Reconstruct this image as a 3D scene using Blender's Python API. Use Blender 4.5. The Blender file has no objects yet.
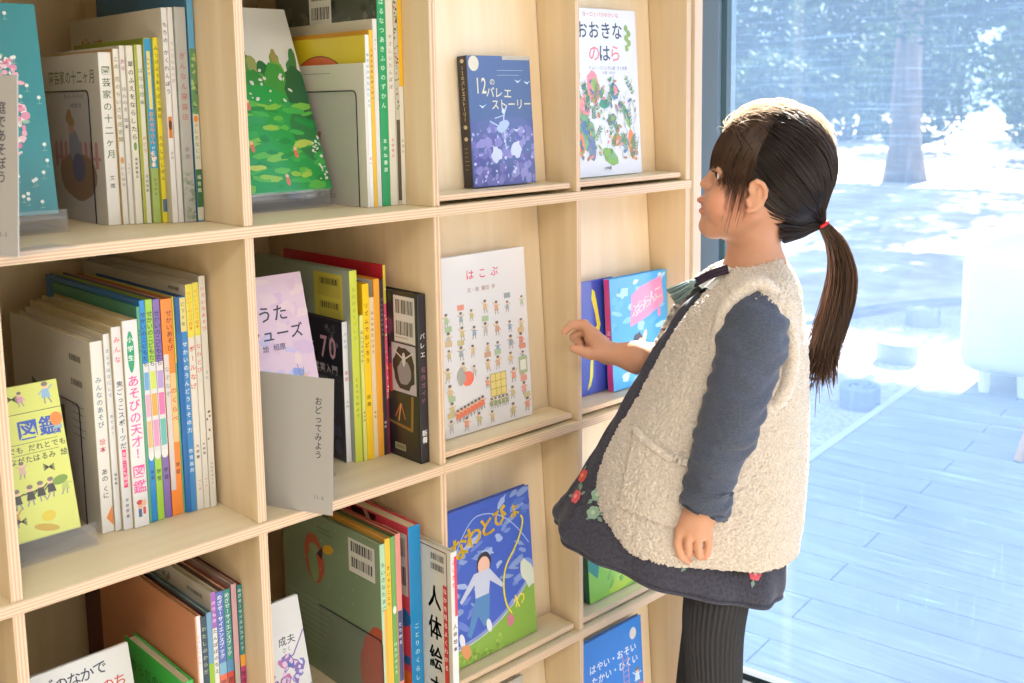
import bpy, math, random, numpy as np
from mathutils import Vector, Matrix, noise
random.seed(7); RNG = np.random.default_rng(7)
SC = bpy.context.scene
COL = SC.collection
PI = math.pi
# ---------------------------------------------------------------- colours and materials
def lin(h):
    if isinstance(h, (tuple, list)): return tuple(h)[:3]
    h = h.lstrip('#'); o = []
    for i in (0, 2, 4):
        c = int(h[i:i+2], 16) / 255
        o.append(c / 12.92 if c <= .04045 else ((c + .055) / 1.055) ** 2.4)
    return tuple(o)
def mat(name, colour='#ffffff', rough=.5, spec=.5, **kw):
    m = bpy.data.materials.new(name); m.use_nodes = True
    b = m.node_tree.nodes['Principled BSDF']
    b.inputs['Base Color'].default_value = (*lin(colour), 1)
    b.inputs['Roughness'].default_value = rough
    b.inputs['Specular IOR Level'].default_value = spec
    for k, v in kw.items(): b.inputs[k.replace('_', ' ')].default_value = v
    return m
def N(m, t, **kw):
    n = m.node_tree.nodes.new(t)
    for k, v in kw.items():
        if k in n.inputs: n.inputs[k].default_value = v
        else: setattr(n, k, v)
    return n
def LK(m, a, b): m.node_tree.links.new(a, b)
def bsdf(m): return m.node_tree.nodes['Principled BSDF']
def ramp(m, fac, stops):
    r = N(m, 'ShaderNodeValToRGB'); el = r.color_ramp.elements
    while len(el) < len(stops): el.new(.5)
    for e, (p, c) in zip(el, stops): e.position = p; e.color = (*lin(c), 1)
    LK(m, fac, r.inputs[0]); return r.outputs[0]
def coords(m, scale=(1, 1, 1), rot=(0, 0, 0)):
    t = N(m, 'ShaderNodeTexCoord'); mp = N(m, 'ShaderNodeMapping')
    mp.inputs['Scale'].default_value = scale; mp.inputs['Rotation'].default_value = rot
    LK(m, t.outputs['Object'], mp.inputs[0]); return mp.outputs[0]
def bump(m, fac, strength=.3, dist=.001):
    b = N(m, 'ShaderNodeBump'); b.inputs['Strength'].default_value = strength; b.inputs['Distance'].default_value = dist
    LK(m, fac, b.inputs['Height']); LK(m, b.outputs[0], bsdf(m).inputs['Normal'])
def wood(name, c0, c1, scale, rough=.45):
    m = mat(name, c0, rough, .35)
    n = N(m, 'ShaderNodeTexNoise'); n.inputs['Scale'].default_value = 1; n.inputs['Detail'].default_value = 5; n.inputs['Distortion'].default_value = .4
    LK(m, coords(m, scale), n.inputs['Vector'])
    LK(m, ramp(m, n.outputs[0], [(.3, c0), (.7, c1)]), bsdf(m).inputs['Base Color'])
    return m
def ply(name, axis):
    m = mat(name, '#d2a983', .55, .3)
    w = N(m, 'ShaderNodeTexWave', wave_type='BANDS', bands_direction=axis, wave_profile='SIN')
    w.inputs['Scale'].default_value = 88; w.inputs['Distortion'].default_value = .25; w.inputs['Detail'].default_value = 1
    LK(m, coords(m), w.inputs['Vector'])
    LK(m, ramp(m, w.outputs[1], [(.2, '#cdaa90'), (.55, '#d9bda0'), (.85, '#e0cbae')]), bsdf(m).inputs['Base Color'])
    return m
M = {}
M['birch_v'] = wood('birch veneer upright', '#d9c099', '#e5d0ae', (34, 34, 2.2))
M['birch_h'] = wood('birch veneer level', '#dccaa6', '#e6d8b8', (2.2, 34, 34))
M['birch_pale'] = wood('pale birch veneer', '#e7d1b0', '#efdfc6', (34, 34, 2.0))
M['edge_z'] = ply('plywood edge level', 'Z'); M['edge_x'] = ply('plywood edge upright', 'X')
def printed(name, rough, coat=0.):
    m = mat(name, '#ffffff', rough, .4); a = N(m, 'ShaderNodeVertexColor', layer_name='Col')
    LK(m, a.outputs[0], bsdf(m).inputs['Base Color'])
    if coat: bsdf(m).inputs['Coat Weight'].default_value = coat; bsdf(m).inputs['Coat Roughness'].default_value = .12
    return m
M['print'] = printed('printed paper', .45); M['gloss'] = printed('laminated printed paper', .35, .5)
m = mat('page edges', '#ded3b8', .8, .2); M['pages'] = m
w = N(m, 'ShaderNodeTexNoise'); w.inputs['Scale'].default_value = 1; LK(m, coords(m, (1500, 20, 20)), w.inputs['Vector'])
LK(m, ramp(m, w.outputs[0], [(.3, '#cdbf9f'), (.7, '#e6dcc4')]), bsdf(m).inputs['Base Color'])
def rim(m, lo, gain):
    w = N(m, 'ShaderNodeLayerWeight'); w.inputs[0].default_value = .5; p = N(m, 'ShaderNodeMath', operation='POWER'); p.inputs[1].default_value = 5; LK(m, w.outputs['Facing'], p.inputs[0])
    q = N(m, 'ShaderNodeMath', operation='MULTIPLY_ADD'); q.inputs[1].default_value = gain; q.inputs[2].default_value = lo; LK(m, p.outputs[0], q.inputs[0]); return q.outputs[0]
def clear(name, tint, frac, gl=.08, milk=0., milkcol='#ffffff'):
    m = bpy.data.materials.new(name); m.use_nodes = True; nt = m.node_tree; nt.nodes.remove(bsdf(m)); out = nt.nodes['Material Output']
    t = N(m, 'ShaderNodeBsdfTransparent'); t.inputs[0].default_value = (*lin(tint), 1)
    g = N(m, 'ShaderNodeBsdfGlossy'); g.inputs['Roughness'].default_value = .06
    d = N(m, 'ShaderNodeBsdfDiffuse'); d.inputs[0].default_value = (*lin(milkcol), 1)
    f = rim(m, .02, .12)
    m1 = N(m, 'ShaderNodeMixShader'); m2 = N(m, 'ShaderNodeMixShader'); m1.inputs[0].default_value = milk
    LK(m, t.outputs[0], m1.inputs[1]); LK(m, d.outputs[0], m1.inputs[2])
    LK(m, f, m2.inputs[0]); LK(m, m1.outputs[0], m2.inputs[1]); LK(m, g.outputs[0], m2.inputs[2])
    LK(m, m2.outputs[0], out.inputs[0]); return m
M['acrylic'] = clear('clear acrylic', '#fafbfd', .9, milk=.07, milkcol='#f2f4fb')
M['smoke'] = clear('grey tinted acrylic', '#fafafc', .9, milk=.03, milkcol='#e6e2ee')
M['dark_edge'] = mat('dark acrylic edge', '#2c2a33', .3)
# ---------------------------------------------------------------- mesh builder
class MB:
    def __init__(s): s.v = []; s.f = []; s.m = []; s.c = []
    def face(s, pts, col='#ffffff', mi=0):
        b = len(s.v); s.v += [tuple(p) for p in pts]; s.f.append(tuple(range(b, b + len(pts)))); s.m.append(mi); s.c.append(lin(col))
    def mesh(s, vs, fs, col='#ffffff', mi=0):
        b = len(s.v); s.v += [tuple(p) for p in vs]; c = lin(col)
        for f in fs: s.f.append(tuple(i + b for i in f)); s.m.append(mi); s.c.append(c)
    def box(s, x0, x1, y0, y1, z0, z1, col='#ffffff', mi=0, front=None, bev=0):
        X = (x0, x1); Y = (y0, y1); Z = (z0, z1)
        if bev:
            bm_box(s, x0, x1, y0, y1, z0, z1, bev, col, mi, front); return
        q = [(X[i & 1], Y[i >> 1 & 1], Z[i >> 2 & 1]) for i in range(8)]; b = len(s.v); s.v += q; c = lin(col)
        for k, f in enumerate(((0, 1, 5, 4), (1, 3, 7, 5), (3, 2, 6, 7), (2, 0, 4, 6), (4, 5, 7, 6), (2, 3, 1, 0))):
            s.f.append(tuple(b + i for i in f)); s.m.append(front if (front is not None and k == 0) else mi); s.c.append(c)
    def build(s, name, mats, parent=None, loc=None, smooth=False, rot=None):
        me = bpy.data.meshes.new(name); me.from_pydata(s.v, [], s.f)
        for m in (mats if isinstance(mats, (list, tuple)) else [mats]): me.materials.append(m)
        me.polygons.foreach_set('material_index', s.m)
        a = me.color_attributes.new('Col', 'FLOAT_COLOR', 'CORNER')
        cnt = np.array([len(f) for f in s.f]); arr = np.ones((cnt.sum(), 4), np.float32)
        arr[:, :3] = np.repeat(np.array(s.c, np.float32), cnt, axis=0); a.data.foreach_set('color', arr.ravel())
        if smooth: me.polygons.foreach_set('use_smooth', [True] * len(me.polygons))
        me.update(); o = bpy.data.objects.new(name, me); COL.objects.link(o)
        if parent: o.parent = parent
        if loc: o.location = loc
        if rot: o.rotation_euler = rot
        return o
import bmesh
def bm_box(s, x0, x1, y0, y1, z0, z1, bev, col, mi, front):
    bm = bmesh.new(); bmesh.ops.create_cube(bm, size=1)
    for v in bm.verts: v.co = Vector(((x0 + x1) / 2 + v.co.x * (x1 - x0), (y0 + y1) / 2 + v.co.y * (y1 - y0), (z0 + z1) / 2 + v.co.z * (z1 - z0)))
    bmesh.ops.bevel(bm, geom=bm.edges[:], offset=bev, segments=2, affect='EDGES', profile=.5)
    bm.normal_update(); b = len(s.v); bm.verts.index_update(); s.v += [tuple(v.co) for v in bm.verts]; c = lin(col)
    for f in bm.faces:
        s.f.append(tuple(b + v.index for v in f.verts)); s.m.append(front if (front is not None and f.normal.y < -.5) else mi); s.c.append(c)
    bm.free()
def tag(o, label, cat, group=None, kind=None):
    if label: o['label'] = label
    if cat: o['category'] = cat
    if group: o['group'] = group
    if kind: o['kind'] = kind
    return o
def empty(name, loc=(0, 0, 0), rot=(0, 0, 0)):
    o = bpy.data.objects.new(name, None); COL.objects.link(o); o.location = loc; o.rotation_euler = rot; o.empty_display_size = .05; return o
def tube(s, pts, r, seg=6, col='#ffffff', mi=0, cap=True):
    pts = [Vector(p) for p in pts]; n = len(pts); rr = r if isinstance(r, (list, tuple)) else [r] * n
    up = Vector((.31, .23, .92)); b = len(s.v); c = lin(col); prev = None
    for i, p in enumerate(pts):
        t = (pts[min(i + 1, n - 1)] - pts[max(i - 1, 0)]).normalized()
        a = (prev - t * prev.dot(t)) if prev is not None else t.cross(up)
        if a.length < 1e-6: a = t.orthogonal()
        a.normalize(); prev = a; q = t.cross(a)
        for k in range(seg):
            w = 2 * PI * k / seg; s.v.append(tuple(p + a * (math.cos(w) * rr[i]) + q * (math.sin(w) * rr[i])))
    for i in range(n - 1):
        for k in range(seg):
            s.f.append((b + i * seg + k, b + i * seg + (k + 1) % seg, b + (i + 1) * seg + (k + 1) % seg, b + (i + 1) * seg + k)); s.m.append(mi); s.c.append(c)
    if cap:
        s.f.append(tuple(b + k for k in reversed(range(seg)))); s.f.append(tuple(b + (n - 1) * seg + k for k in range(seg))); s.m += [mi, mi]; s.c += [c, c]
def spline(pts, n=20):
    P = [np.array(p, float) for p in pts]; P = [2 * P[0] - P[1]] + P + [2 * P[-1] - P[-2]]; out = []; k = len(P) - 3
    for j in range(n):
        t = j / (n - 1) * k; i = min(int(t), k - 1); t -= i; a, b, c, d = P[i:i + 4]
        out.append(.5 * ((2 * b) + (-a + c) * t + (2 * a - 5 * b + 4 * c - d) * t * t + (-a + 3 * b - 3 * c + d) * t ** 3))
    return out
# ---------------------------------------------------------------- lettering
_cu = bpy.data.curves.new('glyph', 'FONT'); _cu.resolution_u = 2; _cu.offset = .012; _go = bpy.data.objects.new('glyph', _cu); COL.objects.link(_go); GL = {}
def glyph(ch):
    if ch not in GL:
        _cu.body = ch; bpy.context.view_layer.update()
        me = bpy.data.meshes.new_from_object(_go.evaluated_get(bpy.context.evaluated_depsgraph_get()))
        vs = np.array([v.co[:2] for v in me.vertices]) if len(me.vertices) else np.zeros((0, 2))
        fs = [tuple(p.vertices) for p in me.polygons]; bpy.data.meshes.remove(me)
        if len(vs): vs[:, 0] -= (vs[:, 0].min() + vs[:, 0].max()) / 2; vs[:, 1] -= .36
        GL[ch] = (vs, fs)
    return GL[ch]
class Plane:
    """a printed surface: origin, direction along, direction up, outward normal (all in the part's own frame)"""
    def __init__(s, mb, o, u, v, n, w=9., h=9., mi=0): s.W = w; s.H = h; s.mb = mb; s.o = Vector(o); s.u = Vector(u); s.v = Vector(v); s.n = Vector(n); s.mi = mi; s.l = 1
        
    def p(s, a, b, lv=None): return s.o + s.u * a + s.v * b + s.n * (.00012 * (s.l if lv is None else lv))
    def up(s): s.l += 1; return s
    def poly(s, pts, col):
        for ax, lim, sg in ((0, 0, 1), (0, s.W, -1), (1, 0, 1), (1, s.H, -1)):        # keep the print inside the cover
            out = []
            for i in range(len(pts)):
                a, b = pts[i - 1], pts[i]; da, db = sg * (a[ax] - lim), sg * (b[ax] - lim)
                if (da < 0) != (db < 0): t = da / (da - db); out.append((a[0] + (b[0] - a[0]) * t, a[1] + (b[1] - a[1]) * t))
                if db >= 0: out.append(b)
            pts = out
            if len(pts) < 3: return
        s.mb.face([s.p(*q) for q in pts], col, s.mi); s.l += .02
    def rect(s, a0, b0, a1, b1, col): s.poly([(a0, b0), (a1, b0), (a1, b1), (a0, b1)], col)
    def ell(s, a, b, ra, rb, col, rot=0, n=14, wob=0.):
        c, sn = math.cos(rot), math.sin(rot); q = []
        for k in range(n):
            w = 2 * PI * k / n; f = 1 + wob * random.uniform(-1, 1); x, y = ra * math.cos(w) * f, rb * math.sin(w) * f; q.append((a + x * c - y * sn, b + x * sn + y * c))
        s.poly(q, col)
    def line(s, pts, wd, col):
        for (a, b), (c, d) in zip(pts[:-1], pts[1:]):
            L = math.hypot(c - a, d - b) or 1e-9; x, y = -(d - b) / L * wd / 2, (c - a) / L * wd / 2
            s.poly([(a + x, b + y), (a - x, b - y), (c - x, d - y), (c + x, d + y)], col)
    def ch(s, c, a, b, size, col, rot=0, sx=1.):
        vs, fs = glyph(c)
        if not len(vs) or not (-.3 * size < a < s.W + .3 * size): return
        cr, sr = math.cos(rot), math.sin(rot)
        s.mb.mesh([s.p(a + (x * sx * cr - y * sr) * size, b + (x * sx * sr + y * cr) * size) for x, y in vs], fs, col, s.mi)
    def text(s, t, a, b, size, col, adv=1.04, sx=1., slope=0.):
        """level line of text centred on (a, b)"""
        w = [(.6 if ord(c) < 256 else adv) * sx for c in t]; x = a - sum(w) * size / 2; s.l += .05
        for c, k in zip(t, w): s.ch(c, x + k * size / 2, b + (x + k * size / 2 - a) * slope, size, col, math.atan(slope), sx); x += k * size
        s.l += .05
    def vtext(s, t, a, top, size, col, adv=1.06, sx=1.):
        """upright column of text starting at top"""
        y = top; s.l += .05
        for c in t:
            k = .55 if c == ' ' else 1
            if c != ' ': s.ch(c, a, y - size * adv / 2, size, col, -PI / 2 if c in 'ー—' else 0, sx if c not in 'ー—' else 1)
            y -= size * adv * k
        s.l += .05
    def vfit(s, t, a, top, bot, wmax, col, sx=1.):
        n = sum(.55 if c == ' ' else 1 for c in t); size = min((top - bot) / n / 1.02, min(wmax * 1.35, s.W * .92)); adv = (top - bot) / n / size
        s.vtext(t, a, top, size, col, min(adv, 1.5), sx)
    def barcode(s, a0, b0, a1, b1, rows=2, label='#e9e8e2'):
        s.rect(a0, b0, a1, b1, label); h = (b1 - b0)
        for r in range(rows):
            y1 = b1 - h * (.08 + .46 * r * (2 / max(rows, 2))); y0 = y1 - h * .3; x = a0 + (a1 - a0) * .1; s.l += .05
            while x < a1 - (a1 - a0) * .1:
                w = (a1 - a0) * random.choice((.015, .02, .035, .05)); s.rect(x, y0, min(x + w, a1), y1, '#1d1d1f'); x += w + (a1 - a0) * random.choice((.02, .03))
    def lines(s, a0, a1, b, n, gap, col='#6b675f', th=.0009):
        for i in range(n): s.rect(a0, b - i * gap - th, a0 + (a1 - a0) * random.uniform(.6, 1), b - i * gap, col)
# lighting choices
SKY = 1.85; SUN = 40.0; SAZ = 0.30; SEL = 0.66; EXPO = 0.0
LAMPS = [(-1.4, -2.3, 42), (-2.7, -.9, 14), (-2.9, -3.6, 15), (.2, -3.8, 3)]
POCKET=[(-0.1891, -0.13, 0.7966), (-0.1196, -0.13, 0.7656), (-0.1163, -0.13, 0.6736), (-0.2128, -0.13, 0.6959)]
FLOWERS=[((-0.2495, -0.025, 0.7261), 'r'), ((-0.2546, -0.025, 0.7056), 'r'), ((-0.2654, -0.025, 0.6807), 'p'), ((-0.2441, -0.025, 0.6685), 'g'), ((-0.2369, -0.025, 0.6906), 'g'), ((-0.0285, -0.11, 0.5958), 'p'), ((0.0036, -0.11, 0.6123), 'p'), ((-0.1192, -0.11, 0.6229), 'p')]
SUNLIT_EDGE=[((-0.054, -0.0, 1.0094), (0.0232, 0.0, 1.0039), 0.036, 2.2), ((-0.0707, -0.0, 0.9969), (0.0275, 0.0, 0.9953), 0.048, 2.2), ((-0.093, 0.0, 0.9787), (0.032, 0.0, 0.9838), 0.06, 2.2)]
GIRL_ORIGIN=(0.6399,-0.2727,-1.1000)
GIRL_ROT=-0.75824
BODY=[('e', (0.0123, -0.0, 1.1435), (0.0785, 0.0725, 0.0785), 0.0), ('e', (-0.0273, 0.0, 1.1059), (0.0475, 0.054, 0.062), 0.02), ('e', (-0.0505, 0.0, 1.0686), (0.034, 0.04, 0.023), 0.016), ('e', (-0.0633, 0.0, 1.0953), (0.0225, 0.029, 0.022), 0.012), ('e', (-0.0762, 0.0, 1.0612), (0.0145, 0.018, 0.0135), 0.012), ('c', (-0.03, -0.044, 1.0856), (-0.0726, -0.014, 1.0608), 0.014, 0.012, 0.014), ('e', (-0.0652, -0.03, 1.0956), (0.0245, 0.022, 0.025), 0.012), ('c', (-0.0099, 0.044, 1.0758), (-0.0672, 0.014, 1.0573), 0.014, 0.012, 0.014), ('e', (-0.053, 0.03, 1.0894), (0.0245, 0.022, 0.025), 0.012), ('e', (-0.0606, -0.0255, 1.1381), (0.0135, 0.014, 0.012), 0.006), ('e', (-0.0502, 0.0255, 1.1344), (0.0135, 0.014, 0.012), 0.006), ('c', (-0.0679, -0.0, 1.1385), (-0.0844, 0.0, 1.1208), 0.0061, 0.006, 0.008), ('e', (-0.0802, -0.0075, 1.1169), (0.006, 0.005, 0.005), 0.004), ('e', (-0.0774, 0.0075, 1.1156), (0.006, 0.005, 0.005), 0.004), ('e', (-0.0861, 0.0, 1.0985), (0.0078, 0.015, 0.0052), 0.004), ('e', (-0.0832, 0.0, 1.0831), (0.0078, 0.0135, 0.0058), 0.004), ('c', (-0.017, -0.0, 1.0666), (-0.0085, 0.0, 0.9674), 0.0355, 0.0394, 0.012), ('c', (-0.0387, -0.0701, 1.0898), (-0.0308, -0.0701, 1.0917), 0.0033, 0.0033, 0.0015), ('c', (-0.0308, -0.0701, 1.0917), (-0.0229, -0.0701, 1.0982), 0.0033, 0.0033, 0.0015), ('c', (-0.0229, -0.0701, 1.0982), (-0.0171, -0.073, 1.1084), 0.0033, 0.0033, 0.0015), ('c', (-0.0171, -0.073, 1.1084), (-0.016, -0.073, 1.1176), 0.0033, 0.0033, 0.0015), ('c', (-0.016, -0.073, 1.1176), (-0.0201, -0.073, 1.1256), 0.0033, 0.0033, 0.0015), ('c', (-0.0201, -0.073, 1.1256), (-0.028, -0.073, 1.1297), 0.0033, 0.0033, 0.0015), ('c', (-0.028, -0.073, 1.1297), (-0.0339, -0.0701, 1.1256), 0.0033, 0.0033, 0.0015), ('c', (-0.0339, -0.0701, 1.1256), (-0.0364, -0.0701, 1.1177), 0.0033, 0.0033, 0.0015), ('e', (-0.0265, -0.0679, 1.1067), (0.0115, 0.0045, 0.019), 0.003), ('c', (-0.0251, -0.0723, 1.119), (-0.0259, -0.0715, 1.1018), 0.0025, 0.0025, 0.001), ('c', (-0.0394, -0.0694, 1.1044), (-0.038, -0.0697, 1.0978), 0.003, 0.003, 0.0015), ('c', (-0.0069, 0.0701, 1.0744), (0.0018, 0.0701, 1.0765), 0.0036, 0.0036, 0.0015), ('c', (0.0018, 0.0701, 1.0765), (0.0105, 0.0701, 1.0837), 0.0036, 0.0036, 0.0015), ('c', (0.0105, 0.0701, 1.0837), (0.0183, 0.073, 1.0942), 0.0036, 0.0036, 0.0015), ('c', (0.0183, 0.073, 1.0942), (0.0196, 0.073, 1.1045), 0.0036, 0.0036, 0.0015), ('c', (0.0196, 0.073, 1.1045), (0.0151, 0.073, 1.1133), 0.0036, 0.0036, 0.0015), ('c', (0.0151, 0.073, 1.1133), (0.0062, 0.073, 1.1178), 0.0036, 0.0036, 0.0015), ('c', (0.0062, 0.073, 1.1178), (-0.0016, 0.0701, 1.1138), 0.0036, 0.0036, 0.0015), ('c', (-0.0016, 0.0701, 1.1138), (-0.0044, 0.0701, 1.1051), 0.0036, 0.0036, 0.0015), ('e', (0.0054, 0.0679, 1.0935), (0.0115, 0.0045, 0.019), 0.003), ('c', (0.0092, 0.0723, 1.1061), (0.0078, 0.0715, 1.0872), 0.0028, 0.0028, 0.001), ('c', (-0.008, 0.0694, 1.0906), (-0.0064, 0.0697, 1.0832), 0.0033, 0.0034, 0.0015), ('c', (-0.0083, 0.0, 0.9559), (-0.0261, 0.0, 0.7075), 0.062, 0.075, 0.03), ('c', (-0.027, -0.08, 0.9553), (0.0109, 0.08, 0.9221), 0.028, 0.028, 0.03), ('e', (-0.0454, -0.0, 0.6326), (0.078, 0.1, 0.085), 0.03), ('c', (-0.0288, -0.088, 0.9489), (-0.0774, -0.15, 0.8293), 0.0265, 0.027, 0.01), ('c', (-0.0774, -0.15, 0.8293), (-0.1085, -0.15, 0.7159), 0.027, 0.0195, 0.01), ('c', (-0.1149, -0.15, 0.7038), (-0.1199, -0.15, 0.6821), 0.0143, 0.0124, 0.008), ('c', (-0.1032, -0.15, 0.7036), (-0.1108, -0.15, 0.6806), 0.013, 0.0124, 0.008), ('c', (-0.1253, -0.15, 0.704), (-0.1349, -0.146, 0.6807), 0.0104, 0.0098, 0.008), ('c', (-0.1387, -0.148, 0.6829), (-0.1418, -0.146, 0.663), 0.0064, 0.0059, 0.0012), ('c', (-0.1418, -0.146, 0.663), (-0.1366, -0.138, 0.6428), 0.0059, 0.0058, 0.0008), ('c', (-0.1366, -0.138, 0.6428), (-0.1249, -0.128, 0.629), 0.0058, 0.0048, 0.0008), ('c', (-0.1276, -0.154, 0.6812), (-0.1294, -0.153, 0.6645), 0.0065, 0.006, 0.0012), ('c', (-0.1294, -0.153, 0.6645), (-0.1268, -0.142, 0.6486), 0.006, 0.0059, 0.0008), ('c', (-0.1268, -0.142, 0.6486), (-0.1227, -0.13, 0.6404), 0.0059, 0.0053, 0.0008), ('c', (-0.1154, -0.154, 0.6796), (-0.1164, -0.153, 0.6615), 0.0065, 0.006, 0.0012), ('c', (-0.1164, -0.153, 0.6615), (-0.1133, -0.144, 0.6451), 0.006, 0.0059, 0.0008), ('c', (-0.1133, -0.144, 0.6451), (-0.1098, -0.132, 0.6369), 0.0059, 0.0053, 0.0008), ('c', (-0.1025, -0.151, 0.6795), (-0.1021, -0.15, 0.6613), 0.0061, 0.0055, 0.0012), ('c', (-0.1021, -0.15, 0.6613), (-0.1031, -0.142, 0.6454), 0.0055, 0.0054, 0.0008), ('c', (-0.1031, -0.142, 0.6454), (-0.104, -0.133, 0.6372), 0.0054, 0.0048, 0.0008), ('c', (-0.1255, -0.144, 0.7029), (-0.1352, -0.132, 0.683), 0.0085, 0.0074, 0.004), ('c', (-0.1352, -0.132, 0.683), (-0.1388, -0.122, 0.6608), 0.0074, 0.0064, 0.004), ('c', (-0.1388, -0.122, 0.6608), (-0.1364, -0.116, 0.6414), 0.0064, 0.0051, 0.004), ('c', (-0.006, 0.105, 0.9265), (-0.0779, 0.14, 0.8322), 0.0332, 0.0295, 0.01), ('c', (-0.0779, 0.14, 0.8322), (-0.1675, 0.0799, 0.8557), 0.0295, 0.0227, 0.01), ('c', (-0.1675, 0.0799, 0.8557), (-0.2069, 0.0899, 0.8608), 0.0227, 0.0159, 0.01), ('c', (-0.2099, 0.0899, 0.8609), (-0.232, 0.0939, 0.8849), 0.0143, 0.0135, 0.008), ('c', (-0.2109, 0.0959, 0.8563), (-0.233, 0.1019, 0.8645), 0.0133, 0.0121, 0.008), ('c', (-0.2205, 0.1059, 0.8727), (-0.2315, 0.1199, 0.8743), 0.0137, 0.0122, 0.008), ('c', (-0.2338, 0.0899, 0.8904), (-0.245, 0.0899, 0.9051), 0.0108, 0.0078, 0.004), ('c', (-0.245, 0.0899, 0.9051), (-0.2637, 0.0899, 0.9047), 0.0078, 0.0066, 0.002), ('c', (-0.2637, 0.0899, 0.9047), (-0.2754, 0.0899, 0.8942), 0.0066, 0.0051, 0.002), ('c', (-0.2314, 0.1019, 0.8861), (-0.2463, 0.1039, 0.8937), 0.0091, 0.0076, 0.004), ('c', (-0.2463, 0.1039, 0.8937), (-0.2599, 0.1059, 0.8826), 0.0076, 0.007, 0.002), ('c', (-0.2599, 0.1059, 0.8826), (-0.2511, 0.1019, 0.8726), 0.007, 0.0061, 0.002), ('c', (-0.2259, 0.1139, 0.8771), (-0.2394, 0.1169, 0.8829), 0.0091, 0.0076, 0.004), ('c', (-0.2394, 0.1169, 0.8829), (-0.2516, 0.1179, 0.8719), 0.0076, 0.007, 0.002), ('c', (-0.2516, 0.1179, 0.8719), (-0.2428, 0.1139, 0.8634), 0.007, 0.0061, 0.002), ('c', (-0.2205, 0.1239, 0.8685), (-0.2309, 0.1279, 0.8708), 0.0083, 0.0068, 0.004), ('c', (-0.2309, 0.1279, 0.8708), (-0.2402, 0.1279, 0.8615), 0.0068, 0.0062, 0.002), ('c', (-0.2402, 0.1279, 0.8615), (-0.2329, 0.1239, 0.8561), 0.0062, 0.0055, 0.002), ('c', (-0.2178, 0.0859, 0.8604), (-0.2393, 0.0799, 0.863), 0.012, 0.0084, 0.004), ('c', (-0.2393, 0.0799, 0.863), (-0.2528, 0.0779, 0.8691), 0.0084, 0.0073, 0.004), ('c', (-0.2528, 0.0779, 0.8691), (-0.2638, 0.0799, 0.8714), 0.0073, 0.0055, 0.004), ('c', (-0.0594, -0.055, 0.619), (-0.0757, -0.058, 0.5096), 0.041, 0.0342, 0.012), ('c', (-0.0757, -0.058, 0.5096), (-0.0747, -0.058, 0.4147), 0.0342, 0.0295, 0.012), ('c', (-0.0747, -0.058, 0.4147), (-0.0747, -0.058, 0.26), 0.0295, 0.026999999999999996, 0.012), ('c', (-0.0747, -0.058, 0.26), (-0.0627, -0.058, 0.075), 0.026999999999999996, 0.017, 0.012), ('c', (-0.052700000000000004, -0.058, 0.045), (-0.1477, -0.058, 0.035), 0.026, 0.022, 0.012), ('c', (-0.0363, 0.055, 0.5703), (-0.0548, 0.062, 0.4391), 0.041, 0.0342, 0.012), ('c', (-0.0548, 0.062, 0.4391), (-0.0686, 0.066, 0.3422), 0.0342, 0.0295, 0.012), ('c', (-0.0686, 0.066, 0.3422), (-0.0766, 0.066, 0.26), 0.0295, 0.026999999999999996, 0.012), ('c', (-0.0766, 0.066, 0.26), (-0.0786, 0.066, 0.075), 0.026999999999999996, 0.017, 0.012), ('c', (-0.06860000000000001, 0.066, 0.045), (-0.16360000000000002, 0.066, 0.035), 0.026, 0.022, 0.012)]
VEST=[((-0.225, 0.0, 0.6219), (0.0507, -0.0, 0.6067), 0.124, 2.2), ((-0.235, 0.0, 0.6463), (0.053, 0.0, 0.637), 0.131, 2.2), ((-0.2407, 0.0, 0.6781), (0.055, -0.0, 0.6792), 0.133, 2.2), ((-0.2318, 0.0, 0.7258), (0.0554, 0.0, 0.733), 0.131, 2.2), ((-0.213, -0.0, 0.773), (0.0543, -0.0, 0.7879), 0.129, 2.2), ((-0.1858, -0.0, 0.8182), (0.0531, -0.0, 0.8466), 0.129, 2.2), ((-0.1602, -0.0, 0.866), (0.052, -0.0, 0.8974), 0.13, 2.2), ((-0.1363, -0.0, 0.912), (0.0484, -0.0, 0.9349), 0.132, 2.2), ((-0.1111, 0.0, 0.9504), (0.0422, -0.0, 0.9637), 0.138, 2.2), ((-0.0929, 0.0, 0.9702), (0.0334, 0.0, 0.9852), 0.134, 2.2), ((-0.0734, -0.0, 0.9869), (0.0246, 0.0, 1.001), 0.112, 2.2), ((-0.0609, -0.0, 0.9995), (0.0188, 0.0, 1.011), 0.076, 2.2), ((-0.0498, -0.0, 1.0093), (0.0145, -0.0, 1.0182), 0.047, 2.2)]
DRESS=[((-0.0887, -0.0, 0.9687), (0.028, 0.0, 0.9725), 0.06, 1.6), ((-0.1195, 0.0, 0.9405), (0.033, -0.0, 0.9294), 0.066, 1.5), ((-0.1687, -0.0, 0.8633), (0.0371, -0.0, 0.8614), 0.072, 1.45), ((-0.2086, 0.0, 0.7922), (0.0387, 0.0, 0.7807), 0.076, 1.45), ((-0.2432, -0.0, 0.7335), (0.0387, 0.0, 0.7065), 0.082, 1.5), ((-0.2723, 0.0, 0.6846), (0.0386, -0.0, 0.6312), 0.096, 1.65), ((-0.2899, -0.0, 0.6593), (0.041, -0.0, 0.5856), 0.114, 1.9), ((-0.2987, -0.0, 0.6428), (0.0387, 0.0, 0.5519), 0.126, 2.1), ((-0.2931, 0.0, 0.6291), (0.0332, 0.0, 0.5335), 0.127, 2.1)]
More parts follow.
